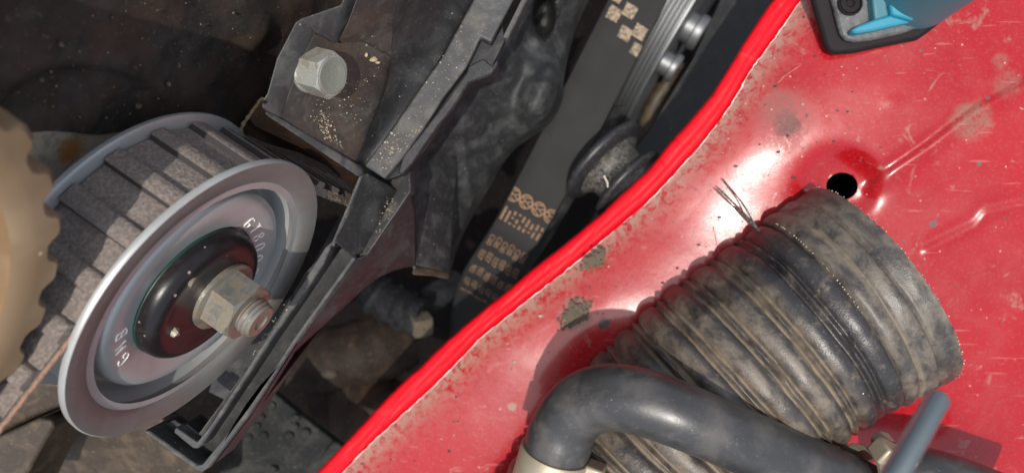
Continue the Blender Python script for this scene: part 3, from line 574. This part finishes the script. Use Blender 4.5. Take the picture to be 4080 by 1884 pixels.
# hex bolt
bx = np.array([.85, -.29, .44]); bx /= np.linalg.norm(bx)
fn_ = fl(1268, 292); fnn = np.cross(fl(1300, 292) - fn_, fl(1268, 320) - fn_); fnn /= np.linalg.norm(fnn); fnn = fnn if fnn[2] > 0 else -fnn
bc = fl(1246, 282, 0) + .2 * bx
bolt = thing('hex_bolt', 'weathered zinc hex bolt with washer in the brown dusty bracket', 'bolt', bc)
mb = MB(); mb.lathe(bc - 1.5 * bx, bx, [(-1, 4.75), (1.0, 4.75), (1.25, 4.5), (1.3, 2)], 40); mb.build('washer', MT['bolt'], bolt)
mb = MB(); mb.hexa(bc - .3 * bx, bx, 4.95, 5.7, ref=np.array([-.35, .94, 0])); hd = mb.build('head', MT['bolt'], bolt, ang=20)
mb = MB(); mb.lathe(bc, bx, [(5.3, 3.9), (5.48, 3.7), (5.48, 3.2), (5.43, 3.0), (5.43, .05)], 40); mb.build('head_face', MT['bolt_face'], hd)
# grit lying on the cover
mb = MB()
def scatter(pts, fn, n, off, r0=.10, r1=.32):
    pts = np.array(pts, float)
    for k in range(n):
        w_ = rng.dirichlet(np.ones(len(pts)) * .6); x, y = w_ @ pts; r = r0 + (r1 - r0) * rng.random() ** 3; mb.blob(fn(x, y, off + r * .5), r * np.array([1.2, 1, .8]))
scatter([(1480, 650), (1560, 520), (1690, 500), (1540, 690)], le, 90, .1); scatter([(1500, 620), (1880, 20), (1990, 60), (1620, 580)], le, 90, .1, .08, .22)
scatter([(1250, 480), (1290, 430), (1380, 600), (1300, 560)], fl, 110, .1, .08, .3); scatter([(1180, 440), (1500, 300), (1400, 600), (1300, 400), (1530, 240)], fl, 90, .1, .07, .2)
scatter([(1545, 760), (1630, 760), (1470, 990), (1560, 840)], te, 50, .1, .08, .2)
scatter([(1180, 1100), (1000, 1430), (800, 1720), (1100, 1290)], rv, 40, -2.9, .08, .22)
tag(mb.build('grit', MT['grit'], flat=True), 'pale sandy grit lying on the black timing cover', kind='stuff')
mb = MB()
for k in range(170):
    x, y = rng.uniform(-20, 1130), rng.uniform(-10, 520); p = hit(x, y, 'w', WP); r = .07 + .25 * rng.random() ** 5; mb.blob(p + (.45 + r * .2) * N_, r)
for x, y, r in ((228, 168, .55), (660, 328, .6), (540, 415, .55), (152, 308, .4), (300, 196, .3), (702, 256, .35), (917, 44, .3), (163, 392, .3)): mb.blob(hit(x, y, 'w', WP) + .9 * N_, r)
tag(mb.build('grit', MT['mud'], flat=True), 'pale dust specks clinging to the dark backing plate', kind='stuff')
# small rust flake
mb = MB(); mb.blob(fl(1486, 240, .5), (1.0, .5, .4), j=.4); mb.blob(fl(1504, 252, .5), (.9, .35, .3), j=.45); mb.blob(fl(1461, 222, .5), (.45, .5, .4), j=.3); mb.blob(fl(1493, 232, .4), (.5, .3, .3), j=.4)
tag(mb.build('flake', MT['ochre'], flat=True), 'small amber and white flake stuck on the bracket right of the bolt', 'flake')

# ------------------------------------------------------------------ accessory belt with print
bl = smooth([(2500, -140), (2425, 0), (2223, 400), (2173, 500), (2045, 749), (1962, 905), (1905, 990), (1862, 1055), (1822, 1140), (1802, 1235), (1794, 1330), (1790, 1420)], 90)
br = smooth([(2732, -140), (2656, 0), (2452, 400), (2399, 503), (2268, 749), (2182, 905), (2120, 1005), (2078, 1085), (2035, 1170), (2000, 1255), (1972, 1340), (1950, 1420)], 90)
_d = np.array([.857, .515]); _n = np.array([-_d[1], _d[0]])                # pair the edges square across the belt
_r = smooth([(2790, -250), (2656, 0), (2452, 400), (2399, 503), (2268, 749), (2182, 905), (2120, 1005), (2078, 1085), (2035, 1170), (2000, 1255), (1972, 1340), (1950, 1420), (1930, 1560)], 400); _k = _r @ _n
br = np.array([[np.interp(p @ _n, _k, _r[:, c]) for c in (0, 1)] for p in bl])
sd = np.linspace(0, 1, 90); yb = bl[:, 1]
bd = np.interp(yb, [-140, 0, 500, 750, 905, 1055, 1140, 1235, 1330, 1420], [238, 239, 243, 247, 251, 260, 269, 281, 296, 314])
def ab(q, x): # q 0..1 along, x 0..1 across
    k = q * 89; a = np.array([np.interp(k, range(90), bl[:, c]) for c in (0, 1)]); b = np.array([np.interp(k, range(90), br[:, c]) for c in (0, 1)]); d = np.interp(k, range(90), bd); p2 = a * (1 - x) + b * x
    return P(p2[0], p2[1], d - 2.0 * x + .4 * 0)
ABl = thing('accessory_belt', 'dark ribbed accessory belt with orange printed numbers between cover and red panel', 'belt', ab(.5, .5))
g = []
for q in np.linspace(0, 1, 120):
    e0 = ab(q, 0) + np.array([-.4, .2, -2.6]); e1 = ab(q, 1) + np.array([.4, -.2, -3]); top = [ab(q, x) + np.array([0, 0, -.5 * (abs(x - .5) * 2) ** 8]) for x in np.linspace(0, 1, 9)]
    g.append([e0] + top + [e1, e0])
mb = MB(); mb.grid(g); mb.build('belt_band', MT['abelt'], ABl, ang=50)
# arc-length tables so that print keeps its proportions
QL = np.linspace(0, 1, 400); LL = np.array([ab(q, .5) for q in QL]); SL = np.r_[0, np.cumsum(np.linalg.norm(np.diff(LL, axis=0), axis=1))]
WID = np.linalg.norm(ab(.4, 1) - ab(.4, 0))
def q_at(px, py):
    pr_ = np.stack([2040 + F * LL[:, 0] / -LL[:, 2], 942 - F * LL[:, 1] / -LL[:, 2]], 1); return SL[np.argmin(((pr_ - [px, py]) ** 2).sum(1))]
def onbelt(s_, x, lift=.12):
    q = np.interp(s_, SL, QL); p = ab(q, min(max(x, .004), .996)); return p + np.array([0, 0, lift])
def clipx(s_, x_mm): return x_mm / WID
def belt_text(txt, s_c, x_c, h, mat, stretch=1.):
    """baseline runs down the belt, glyph tops point across it"""
    v, f_ = text2d(txt); mb = MB()
    if len(v): mb.add([onbelt(s_c + p[0] * h * stretch, (x_c + (p[1] - .5) * h) / WID) for p in v], f_)
    return mb
sk = -.10      # rows are laid slightly skewed across the belt
rows = [(k - 2.5) * 2.62 + WID / 2 + .2 for k in range(6)]
s_logo = q_at(2140, 830); s_c0 = q_at(2075, 935)
for k, xr in enumerate(rows):
    if xr > WID - 1.0 or xr < 1.: continue
    parts = MB(); sk_ = (xr - WID / 2) * .0 - (0.5 if k % 2 else 0)
    s_ = q_at(2062, 960) + 1.6 + sk_
    for word, wl2 in (('C00', 6.6), ('037', 6.4), ('903', 6.6), ('137', 6.8), ('E', 3)):
        t_ = belt_text(word, s_ + wl2 / 2, xr, 2.05, None, 1.0); parts.v, parts.f = parts.v + [], parts.f
        parts.add(t_.v, t_.f); s_ += wl2 + .55
    o = parts.build('printed_number', MT['print'], ABl, flat=True)
# round maker's emblem row: ring with a V above a W
def emblem(s_c, x_c, R):
    mb = MB()
    def inb(p): return 0.15 < (x_c + p[1]) < WID - .15
    def strip(pl, wd_):
        pl = np.array(pl, float); tgx = np.gradient(pl, axis=0); tgx /= np.linalg.norm(tgx, axis=1)[:, None]; nn = np.stack([-tgx[:, 1], tgx[:, 0]], 1)
        for i in range(len(pl) - 1):
            if inb(pl[i]) and inb(pl[i + 1]):
                c = [pl[i] + nn[i] * wd_, pl[i + 1] + nn[i + 1] * wd_, pl[i + 1] - nn[i + 1] * wd_, pl[i] - nn[i] * wd_]; mb.add([onbelt(s_c + p[0], (x_c + p[1]) / WID) for p in c], [(0, 1, 2, 3)])
    th = np.linspace(0, 2 * math.pi, 41); strip([(R * math.cos(t), R * math.sin(t)) for t in th], R * .085)
    for pl in ([(-.42, .82), (0, .12), (.42, .82)], [(-.80, .42), (-.36, -.78), (0, -.02), (.36, -.78), (.80, .42)]):
        for a, b in zip(pl[:-1], pl[1:]): strip([np.array(a) * R * (1 - t) + np.array(b) * R * t for t in np.linspace(0, 1, 7)], R * .075)
    return mb
for k in range(4):
    xr = WID / 2 + (k - 1.45) * 5.0; mb = emblem(s_logo + (xr - WID / 2) * .0, xr, 2.3)
    if mb.v: mb.build('printed_emblem', MT['print'], ABl, flat=True)
# small block of worn unreadable print below the emblems
for k in range(9):
    xr = 1.2 + k * (WID - 2.2) / 8; mb = MB()
    for j in range(7):
        if rng.random() < .2: continue
        a0 = q_at(2105, 893) - 1.6 + (xr - WID / 2) * .0 + j * .72; pts = [(a0, xr - .5), (a0 + .5, xr - .5), (a0 + .5, xr + .35), (a0, xr + .35)]
        mb.add([onbelt(s_, x / WID) for s_, x in pts], [(0, 1, 2, 3)])
    if mb.v: mb.build('faded_print', MT['print'], ABl, flat=True)
# mottled tan print patches at the top
def quadpatch(cx, cy, w_, h_):
    mb = MB(); s_c = q_at(cx, cy); q = np.interp(s_c, SL, QL); a = ab(q, 0); pr0 = 2040 + F * a[0] / -a[2]; b = ab(q, 1); pr1 = 2040 + F * b[0] / -b[2]
    return s_c, (cx - pr0) / (pr1 - pr0) * WID
for (s_, x, sx, sy) in ((-.2, 3.6, 4.3, 4.2), (3.3, 9.9, 4.3, 4.2), (-3.6, 7.8, 4.2, 4.2), (0.5, 13.9, 4.3, 4.2), (5.9, 15.6, 4.0, 3.4), (-5.8, 2.0, 4.1, 3.4)):
    base = q_at(2440, 62); n_ = 7; g = []
    for i in range(n_):
        row = []
        for j in range(n_):
            ii, jj = i / (n_ - 1) - .5, j / (n_ - 1) - .5; e = .06 * nz(i * .9 + s_, j * .8 + x)
            xx = min(max(x + (jj + e) * sy, .15), WID - .15); row.append(onbelt(base + s_ + (ii + e) * sx + (x - WID / 2) * 0, xx / WID))
        g.append(row)
    mb = MB(); mb.grid(g); mb.build('printed_patch', MT['print_tan'], ABl, flat=True)

# ------------------------------------------------------------------ ribbed drive pulley and its bolts beside the belt
rp = thing('ribbed_pulley', 'bright grooved metal drive pulley with round bolt heads, top right of the belt', 'pulley', P(2720, 40, 262))
pc0 = ab(np.interp(q_at(2540, 0), SL, QL), 1.0); ax_p = (ab(.3, 1) - ab(.3, 0)); ax_p /= np.linalg.norm(ax_p)
bdn = (ab(.45, .5) - ab(.1, .5)); bdn /= np.linalg.norm(bdn); inn = np.cross(ax_p, bdn); inn = inn if inn[2] < 0 else -inn
Rp = 50.; cen = pc0 + inn * (Rp + 2.0) - bdn * 14 + ax_p * 1.2
mb = MB(); pr = [(-17, Rp - 4), (-.4, Rp - 4)]
for k in range(4): pr += [(.2 + k * 1.55, Rp - .4), (.75 + k * 1.55, Rp - .3), (1.1 + k * 1.55, Rp - 2.0), (1.4 + k * 1.55, Rp - 2.0)]
pr += [(6.5, Rp - .2), (7.4, Rp - .2), (7.7, Rp - 1), (7.7, Rp - 6), (8.2, Rp - 12), (8.2, 5)]
mb.lathe(cen, ax_p, pr, 160, -inn); mb.build('grooved_rim', MT['steel'], rp, ang=40)
for (x, y, r, L) in ((2760, 118, 5.4, 7.5), (2668, 262, 4.2, 6.0)):
    c = P(x, y, 254) - ax_p * L * .5; mb = MB(); mb.lathe(c, ax_p, [(-6, r), (L * .55, r), (L * .6, r + .9), (L * .85, r + 1.1), (L, r + .6), (L, .05)], 36); mb.build('bolt_head', MT['steel'], rp, ang=40)
def slab_px(name, pts, depths, thick, mat, parent=None, bevel=.5):
    mb = MB(); fn = plane(*[(p[0], p[1], d) for p, d in zip((pts[0], pts[len(pts) // 3], pts[2 * len(pts) // 3]), depths)]); mb.slab([fn(x, y) for x, y in pts], DZ(thick)); return mb.build(name, MT[mat], parent, bevel=bevel)
# small pale hose behind
mb = MB(); mb.tube([P(x, y, d) for x, y, d in smooth([(2700, 250, 285), (2660, 330, 285), (2625, 380, 286), (2590, 440, 288), (2570, 520, 292), (2560, 600, 300)], 30)], 3.4, 14)
tag(mb.build('fuel_hose', MT['oily']), 'dim blurred beige hose in the dark gap right of the accessory belt', 'hose')
tag(slab_px('fan_shroud', [(2900, -60), (3110, -60), (2860, 380), (2640, 640), (2420, 860), (2330, 930), (2420, 740), (2600, 500), (2760, 240)], (262, 275, 268), 6, 'plastic_dark'), 'plain charcoal shroud in shadow behind the red lip', 'shroud')
# dark strip along the belt's right side
tag(slab_px('guide_channel', [(2452, 420), (2500, 420), (2330, 720), (2190, 960), (2090, 1110), (2070, 1090), (2182, 905), (2300, 690)], (256, 262, 258), 8, 'plastic'), 'black channel running along the lower right edge of the accessory belt', 'channel')

# ------------------------------------------------------------------ cast body between the cover and the accessory belt
cb = thing('engine_casting', 'mottled grey dusty engine casting with a rounded bulge beside the accessory belt', 'engine part', P(2100, 400, 215))
L_ = smooth([(2200, -80), (2110, 0), (2022, 158), (1990, 252), (1869, 335), (1745, 508), (1640, 662), (1645, 800), (1652, 950), (1655, 1070)], 80); R_ = smooth([(2390, -80), (2345, 0), (2290, 120), (2246, 300), (2244, 400), (2195, 500), (2070, 575), (2010, 640), (1965, 720), (1900, 830), (1830, 960), (1790, 1100)], 80)
g = []
for i in range(80):
    row = []
    for q in np.linspace(-.08, 1, 46):
        p2 = L_[i] * (1 - q) + R_[i] * q; d = 196 + 32 * max(q, 0) ** 1.1 + (i / 80) * 8
        bq = math.hypot((p2[0] - 2170) * .95 + (p2[1] - 400) * .35, (p2[1] - 390) * .55); d -= 19 * math.exp(-(bq / 88) ** 2.6)
        bq = math.hypot((p2[0] - 2165), (p2[1] - 60) * .5); d += 26 * math.exp(-(bq / 42) ** 6 if bq < 100 else -50)
        d += 1.6 * nz(p2[0] * .006, p2[1] * .006, 2.) + .5 * nz(p2[0] * .025, p2[1] * .02, 5.); d += 14 * max(0, q - .9) * 10 * .5
        d += 6 / (1 + math.exp((p2[1] - 200) / 14)) / (1 + math.exp((q - .4) / .04))
        row.append(P(p2[0], p2[1], d))
    g.append(row)
mb = MB(); mb.grid(g); mb.build('cast_surface', MT['cast'], cb, ang=50)
o = slab_px('bracket_plate', [(1642, 640), (1700, 585), (1830, 520), (1815, 700), (1800, 900), (1792, 1090), (1725, 1072), (1656, 1056), (1650, 850)], (198, 214, 207), 4, 'cast', cb)
o = slab_px('bracket_foot', [(1650, 1052), (1792, 1086), (1788, 1112), (1720, 1100), (1640, 1094)], (206, 213, 208), 12, 'oily', cb)

# ------------------------------------------------------------------ rubber stop on the lip
ra = np.array([.655, -.70, .28]); ra /= np.linalg.norm(ra); rc = P(2386, 620, 228)
rs = thing('rubber_stop', 'black rubber spool stop standing on the red lip', 'rubber stop', rc)
mb = MB(); mb.lathe(rc, ra, [(-.4, .05), (-.5, 8), (-.2, 11.5), (.5, 14.2), (1.6, 15.5), (2.8, 15.6), (3.6, 14.7), (4.2, 12.8), (4.6, 11.8)], 72); mb.build('upper_disc', MT['rubber_rim'], rs, ang=60)
mb = MB(); mb.lathe(rc, ra, [(4.6, 11.8), (5.4, 10.4), (6.8, 9.3), (8.4, 8.9), (10, 9.2), (11.0, 10.3), (11.6, 11.4)], 72); mb.build('waist', MT['rubber'], rs, ang=60)
mb = MB(); mb.lathe(rc, ra, [(11.6, 11.4), (12.1, 12.6), (12.9, 13.1), (13.8, 12.9), (14.3, 12.0), (14.7, 11.2), (15.6, 11.4), (16.6, 12.1), (18.2, 12.2), (19, 11), (19, .05)], 72); mb.build('lower_disc', MT['rubber_rim'], rs, ang=60)
mb = MB(); c0 = P(2406, 700, 199); mb.tube([c0, c0 + [.6, -1.2, .1], c0 + [1.0, -2.0, 0], c0 + [1.1, -3.2, -.3]], [.3, .28, .3, .2], 6)
tag(mb.build('twig', MT['thread']), 'tiny pale plant fibre caught on the rubber stop', 'fibre')

# ------------------------------------------------------------------ corrugated duct
da = DA; dc = P(3490, 1122, 190)
du = thing('air_duct', 'dusty black corrugated air duct with frayed collar lying on the red panel', 'duct', dc)
def frame(ax):
    e1 = np.array([0, 0, 1.]) - ax[2] * ax; e1 /= np.linalg.norm(e1); return e1, np.cross(ax, e1)
e1, e2 = frame(da)
PIT = 8.1
def ductr(l, th):                                                         # l: distance from the collar end (down-left positive)
    sway = 1.2 * nz(l * .03, th * .8, 1.)
    if l < 15:
        r = 29.0 + .15 * math.sin(l * 1.1); r -= .55 * math.exp(-((l - 5.6) / .45) ** 2) + .5 * math.exp(-((l - 10.4 - .6 * math.sin(th * 2)) / .5) ** 2); r -= .6 * math.exp(-((l - 15) / .8) ** 2)
        return r + .22 * nz(l * .25, th * 3., 8.) + .25 * sway
    x = ((l - 15) / PIT + .05 * math.sin(th + .5) + .05 * nz(l * .05, th * 1.2, 3.)) % 1.0
    r = 27.6 + .95 * math.sin(min(x / .62, 1) * math.pi) ** .7 if x < .62 else 27.6
    if x >= .62:
        y = (x - .62) / .38; r = 27.1 + 1.15 * math.exp(-((y - .5) / .17) ** 2) - .25 * math.exp(-((y - .12) / .1) ** 2) - .25 * math.exp(-((y - .9) / .1) ** 2)
    return r + .25 * nz(l * .09, th * 2.2, 6.) + .5 * sway
LT = np.linspace(-2, 140, 285); PH = math.atan2(-da[1], -da[0]) + np.radians(31) * (np.clip(LT - 6, 0, 150) / 114.) ** 1.25
HX = math.hypot(da[0], da[1]); HD = np.stack([HX * np.cos(PH), HX * np.sin(PH), np.full_like(PH, -da[2])], 1)      # heading, bending downwards in the picture
CT = np.cumsum(HD, axis=0) * (LT[1] - LT[0]); CT -= np.array([np.interp(0, LT, CT[:, k]) for k in range(3)])
def ductframe(l):
    c = np.array([np.interp(l, LT, CT[:, k]) for k in range(3)]); a = -np.array([np.interp(l, LT, HD[:, k]) for k in range(3)]); a /= np.linalg.norm(a); f1, f2 = frame(a); return dc + c, f1, f2
def duct_grid(l0, l1, nl, nth):
    FR = [(l, *ductframe(l)) for l in np.linspace(l0, l1, nl)]
    g = []
    for th in np.linspace(0, 2 * math.pi, nth, endpoint=False):
        row = []
        for l, c, f1, f2 in FR: row.append(c + ductr(l, th) * (math.cos(th) * f1 + math.sin(th) * f2))
        g.append(row)
    return g
def ductdust(o, g):                                                        # + dust settled in grooves, - rubbed black bands
    a = o.data.attributes.new('dust', 'FLOAT', 'POINT'); co = np.zeros(len(o.data.vertices) * 3); o.data.vertices.foreach_get('co', co)
    c = np.array(o['w0']); q = (co.reshape(-1, 3) + c) * 1000; q[:, 2] -= ZOFF * 1000; val = []; k = np.linspace(-1, 138, 500); FK = np.array([ductframe(x)[0] for x in k]); l = []; th = []
    for p in q:
        i = int(((FK - p) ** 2 @ np.ones(3)).argmin()); c, f1, f2 = ductframe(k[i]); l.append(k[i]); th.append(math.atan2((p - c) @ f2, (p - c) @ f1))
    for li_, ti in zip(l, th):
        x = ((li_ - 15) / PIT + .05 * math.sin(ti + .5) + .05 * nz(li_ * .05, ti * 1.2, 3.)) % 1.0
        v = max(math.exp(-((x - .66) / .05) ** 2), math.exp(-((x - .95) / .05) ** 2)) * .9 - .6 * math.exp(-((x - .08) / .1) ** 2)
        bw = 1 / (1 + math.exp(-(li_ - 16) / .5)) / (1 + math.exp((li_ - 26 - 3 * nz(ti * 1.4, 2.)) / 1.3)); v = v * (1 - .7 * bw) - bw
        if li_ < 15: v = .8 * math.exp(-((li_ - 10.4) / .8) ** 2) - .5 * math.exp(-((li_ - 2.5) / 1.5) ** 2)
        val.append(v)
    a.data.foreach_set('value', val)
mb = MB(); mb.grid(duct_grid(15, 130, 360, 130), closeu=True); ductdust(mb.build('corrugated_tube', MT['duct'], du, ang=80), None)
g = duct_grid(0, 15, 60, 260)
for i, row in enumerate(g):
    j = .35 * nz(i * .9, 2.) + .18 * math.sin(i * 2.3)
    for k in range(3): row[k] = row[k] + da * j * (1 - k / 3)
    inner = [row[0] + -1.6 * (math.cos(2 * math.pi * i / 260) * e1 + math.sin(2 * math.pi * i / 260) * e2) + -k_ * da for k_ in (0, 6)]
    g[i] = [inner[1], inner[0]] + row
mb = MB(); mb.grid(g, closeu=True); ductdust(mb.build('collar', MT['collar'], du, ang=50), None)
mb = MB()
for i in range(150):
    th = 2 * math.pi * i / 150; 
    if rng.random() < .5: continue
    p = dc + da * .15 + (29.1) * (math.cos(th) * e1 + math.sin(th) * e2); mb.blob(p + rng.normal(size=3) * .12, .10 + .13 * rng.random() ** 2)
for i in range(46):
    th = math.radians(-78 + 70 * i / 46 + rng.normal() * .5)
    if rng.random() < .3: continue
    p = dc - da * 15.2 + 28.5 * (math.cos(th) * e1 + math.sin(th) * e2); mb.blob(p, .10 + .10 * rng.random())
tag(mb.build('frayed_threads', MT['thread'], du, flat=True), None, kind='stuff')
# three cut strands sticking out of the duct
w0 = P(3062, 958, 186)
for tips in (((2850, 752, 196), (2935, 835, 193)), ((2862, 748, 195), (2960, 842, 192)), ((2880, 715, 196), (2965, 815, 191))):
    mb = MB(); mb.tube(smooth([P(*tips[0]), P(*tips[1]), P(3010, 905, 188.5), w0], 24), [.2 + .12 * k / 24 for k in range(24)], 6); mb.build('strand', MT['wire'], du)

# ------------------------------------------------------------------ coolant hose elbow in front of the duct
pe = smooth([(2180, 1990, 174), (2217, 1790, 172), (2240, 1712, 171), (2285, 1640, 169), (2350, 1594, 167), (2440, 1577, 164), (2563, 1598, 161), (2720, 1655, 159), (2900, 1732, 161), (3080, 1806, 166), (3374, 1935, 174), (3480, 1985, 177)], 90)
ch = thing('coolant_hose', 'smooth black rubber elbow hose bending over the dusty duct', 'hose', P(2500, 1600, 136))
mb = MB(); mb.tube([P(*p) for p in pe], [7.6 + .4 * math.exp(-((i - 13) / 2.5) ** 2) - .45 * math.exp(-((i - 52) / 18) ** 2) + .06 * nz(i * .15, 1.) for i in range(90)], 48); mb.build('hose_body', MT['hose'], ch, ang=80)
def clamp(name, label, c, ax, R, wd_, scr):
    t = thing(name, label, 'hose clamp', c, 'metal hose clamps on the rubber elbow hose'); ax = ax / np.linalg.norm(ax)
    mb = MB(); mb.lathe(c, ax, [(-wd_ / 2, R - .2), (-wd_ / 2, R + .5), (-wd_ / 2 + .25, R + .7), (wd_ / 2 - .25, R + .7), (wd_ / 2, R + .5), (wd_ / 2, R - .2), (-wd_ / 2, R - .2)], 60); mb.build('band', MT['clamp'], t, ang=40)
    e = scr - (scr @ ax) * ax; e /= np.linalg.norm(e); s_ = np.cross(ax, e); o = c + e * (R + 2.2)
    mb = MB(); mb.slab([o + ax * a + s_ * b + e * 2.2 for a, b in ((-wd_ * .55, -2.6), (wd_ * .55, -2.6), (wd_ * .55, 2.6), (-wd_ * .55, 2.6))], -e * 4.6); mb.build('screw_housing', MT['clamp'], t, bevel=.6)
    mb = MB(); mb.hexa(o + s_ * 2.6, s_, 2.4, 3.2); mb.build('screw', MT['clamp'], t, ang=20)
    return t
k = 7; ax1 = P(*pe[9]) - P(*pe[2])
clamp('hose_clamp', 'tan metal hose clamp at the lower end of the elbow hose', P(2196, 1862, 173), P(2240, 1712, 171) - P(2196, 1862, 173), 7.8, 9, np.array([1., -.35, .25]))
clamp('hose_clamp', 'pale metal clamp behind the steel rod, at the bottom right', P(3440, 1930, 174), P(3374, 1900, 174) - P(3490, 1950, 177), 8.0, 9., np.array([.35, .85, .4]))
mb = MB(); mb.tube([P(*p) for p in smooth([(3560, 1900, 186), (3680, 1895, 184), (3800, 1930, 182), (4000, 2010, 180), (4200, 2090, 178)], 30)], 7.4, 30)
tag(mb.build('heater_hose', MT['hose']), 'grey hose running out of the bottom right corner', 'hose')
mb = MB(); p0, p1 = P(3745, 1575, 100), P(3470, 2060, 86); dr = (p1 - p0) / np.linalg.norm(p1 - p0); mb.lathe(p0, dr, [(0, .05), (.05, .8), (.4, 1.35), (1.1, 1.6), (34, 1.6), (34, .05)], 32)
tag(mb.build('steel_rod', MT['rod'], ang=40), 'out of focus bright steel rod close to the camera, bottom right', 'rod')

# ------------------------------------------------------------------ blue fitting on a black gasket, top right
bf = thing('blue_fitting', 'blue plastic fitting on a black gasket at the top edge of the red panel', 'fitting', P(3520, 60, 183))
pp = lambda x, y: P(x, y, 1.)
pdp = lambda x, y: float(panel_depth(np.array([[x, y]], float), np.array([500.]))[0])
bpn = plane((3290, 170, pdp(3290, 170) - 2.2), (3750, 85, pdp(3750, 85) - 2.2), (3350, -200, pdp(3350, -200) - 2.2))
poly('gasket', [(3205, -220), (3240, 0), (3279, 137), (3292, 180), (3306, 203), (3335, 214), (3407, 209), (3530, 182), (3663, 156), (3715, 120), (3753, 88), (3766, 34), (3860, -60), (3900, -220)], bpn, DZ(2.6), 'gasket', 1.0, parent=bf)
poly('grey_plate', [(3270, -220), (3300, 0), (3322, 90), (3338, 145), (3358, 168), (3392, 176), (3460, 168), (3580, 142), (3640, 120), (3600, -220)], bpn, DZ(2.0), 'greyplate', .7, parent=bf, off=2.2)
poly('blue_wall', [(3415, -220), (3434, 0), (3446, 106), (3502, 90), (3493, 45), (3560, -60), (3560, -220)], bpn, DZ(3.5), 'blue_shaded', .5, parent=bf, off=5.2)
poly('blue_foot', [(3444, 103), (3378, 128), (3352, 145), (3364, 155), (3380, 157), (3440, 147), (3507, 131), (3586, 113), (3502, 86)], bpn, DZ(3), 'blue', .8, parent=bf, off=5.6)
poly('gusset', [(3494, 48), (3503, 90), (3586, 112), (3600, 80), (3540, 40)], bpn, DZ(3), 'blue', .6, parent=bf, off=6.4)
mb = MB(); bo = bpn(3650, -84, 2); mb.lathe(bo, [.03, .06, 1.], [(-3, 12.6), (2, 12.4), (5, 12.2), (12, 12.0), (34, 11.8), (35.5, 10.8), (36, 9), (36, .05)], 64); mb.build('barrel', MT['blue_shaded'], bf, ang=60)
mb = MB(); so_ = bpn(3369, 26, 2.6); mb.lathe(so_, [0, 0, 1.], [(-2.5, 2.55), (0, 2.55), (.35, 2.75), (.35, 3.0), (0, 3.2)], 32); mb.build('hole_ring', MT['gasket'], bf)
mb = MB(); mb.lathe(so_, [0, 0, 1.], [(-.2, 2.5), (.15, 2.4), (.2, 1.2), (-.3, .8), (-.3, .05)], 24); mb.build('screw', MT['gasket'], bf)

# ------------------------------------------------------------------ deep engine bay
mb = MB(); nx = 50; g = [[np.array([x, y, -470 + 8 * nz(x * .02, y * .02)]) for x in np.linspace(-900, 900, nx)] for y in np.linspace(-700, 700, nx)]
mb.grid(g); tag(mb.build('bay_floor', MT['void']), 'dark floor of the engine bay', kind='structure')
o = slab_px('undertray', [(1085, 1560), (1200, 1655), (1365, 1780), (1420, 1830), (1300, 1990), (820, 1990), (900, 1830), (965, 1720)], (262, 270, 258), 5, 'fabric_plate')
tag(o, 'grey felt covered tray with small bumps, blurred below the rails', 'tray')
ut = o; fnu = plane((1085, 1560, 262), (1420, 1830, 270), (1300, 1990, 258)); fnu = plane((1085, 1560, 262), (1365 + 55, 1830, 270), (820, 1990, 258))
for x, y in ((1080, 1615), (1038, 1662), (1022, 1698), (1175, 1665), (1172, 1698), (1218, 1722), (1050, 1735), (1152, 1735), (990, 1742), (1090, 1870)):
    mb = MB(); mb.blob(fnu(x, y, .2), (2.2, 2.2, 1.0), j=.1); mb.build('bump', MT['fabric_plate'], ut, sub=1)
t = thing('suspension_arm', 'dim metal arm with a square headed bolt deep below the casting', 'arm', P(1620, 1250, 300))
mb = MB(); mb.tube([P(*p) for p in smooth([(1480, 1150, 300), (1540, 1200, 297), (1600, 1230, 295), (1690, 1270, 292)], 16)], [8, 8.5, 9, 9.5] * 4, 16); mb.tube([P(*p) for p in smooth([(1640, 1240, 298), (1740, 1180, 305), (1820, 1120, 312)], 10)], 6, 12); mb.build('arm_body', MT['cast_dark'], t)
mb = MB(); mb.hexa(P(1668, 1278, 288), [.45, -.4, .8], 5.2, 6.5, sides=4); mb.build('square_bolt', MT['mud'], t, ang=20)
t = thing('steering_rack', 'brown oily blurred metal shape below the arched cover wall', 'engine part', P(1300, 1480, 310))
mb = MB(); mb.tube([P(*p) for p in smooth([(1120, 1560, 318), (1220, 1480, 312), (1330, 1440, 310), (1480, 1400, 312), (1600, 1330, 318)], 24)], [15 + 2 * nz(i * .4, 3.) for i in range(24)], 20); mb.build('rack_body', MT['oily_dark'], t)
mb = MB(); mb.blob(P(1312, 1488, 296), (5, 2.6, 2.6), j=.2); mb.build('metal_glint', MT['oily'], t, sub=1)  # blob of paler metal standing in for a glint
mb = MB(); mb.tube([P(*p) for p in smooth([(1180, 1640, 320), (1300, 1590, 316), (1420, 1600, 318), (1560, 1640, 325), (1640, 1500, 330)], 24)], [20 + 3 * nz(i * .5, 8.) for i in range(24)], 20)
tag(mb.build('rubber_gaiter', MT['brown_wall']), 'dark reddish rubber gaiter blurred beside the lower red lip', 'gaiter')
t = thing('oil_pan', 'brown oily lower engine block under the pulley at the bottom left', 'engine block', P(300, 1750, 215))
def heap(name, pts, ds_, thick, mat, parent): return slab_px(name, pts, ds_, thick, mat, parent, bevel=.8)
heap('upper_block', [(-80, 1560), (120, 1520), (250, 1530), (252, 1615), (180, 1640), (0, 1725), (-80, 1760)], (206, 203, 208), 20, 'oily', t)
heap('lower_block', [(-80, 1770), (0, 1735), (150, 1668), (205, 1672), (212, 1700), (160, 1790), (100, 1900), (60, 1990), (-80, 1990)], (208, 205, 210), 20, 'oily', t)
heap('pan_face', [(100, 1500), (460, 1500), (620, 1640), (800, 1840), (830, 1990), (-60, 1990), (120, 1800)], (232, 226, 236), 10, 'oily', t)
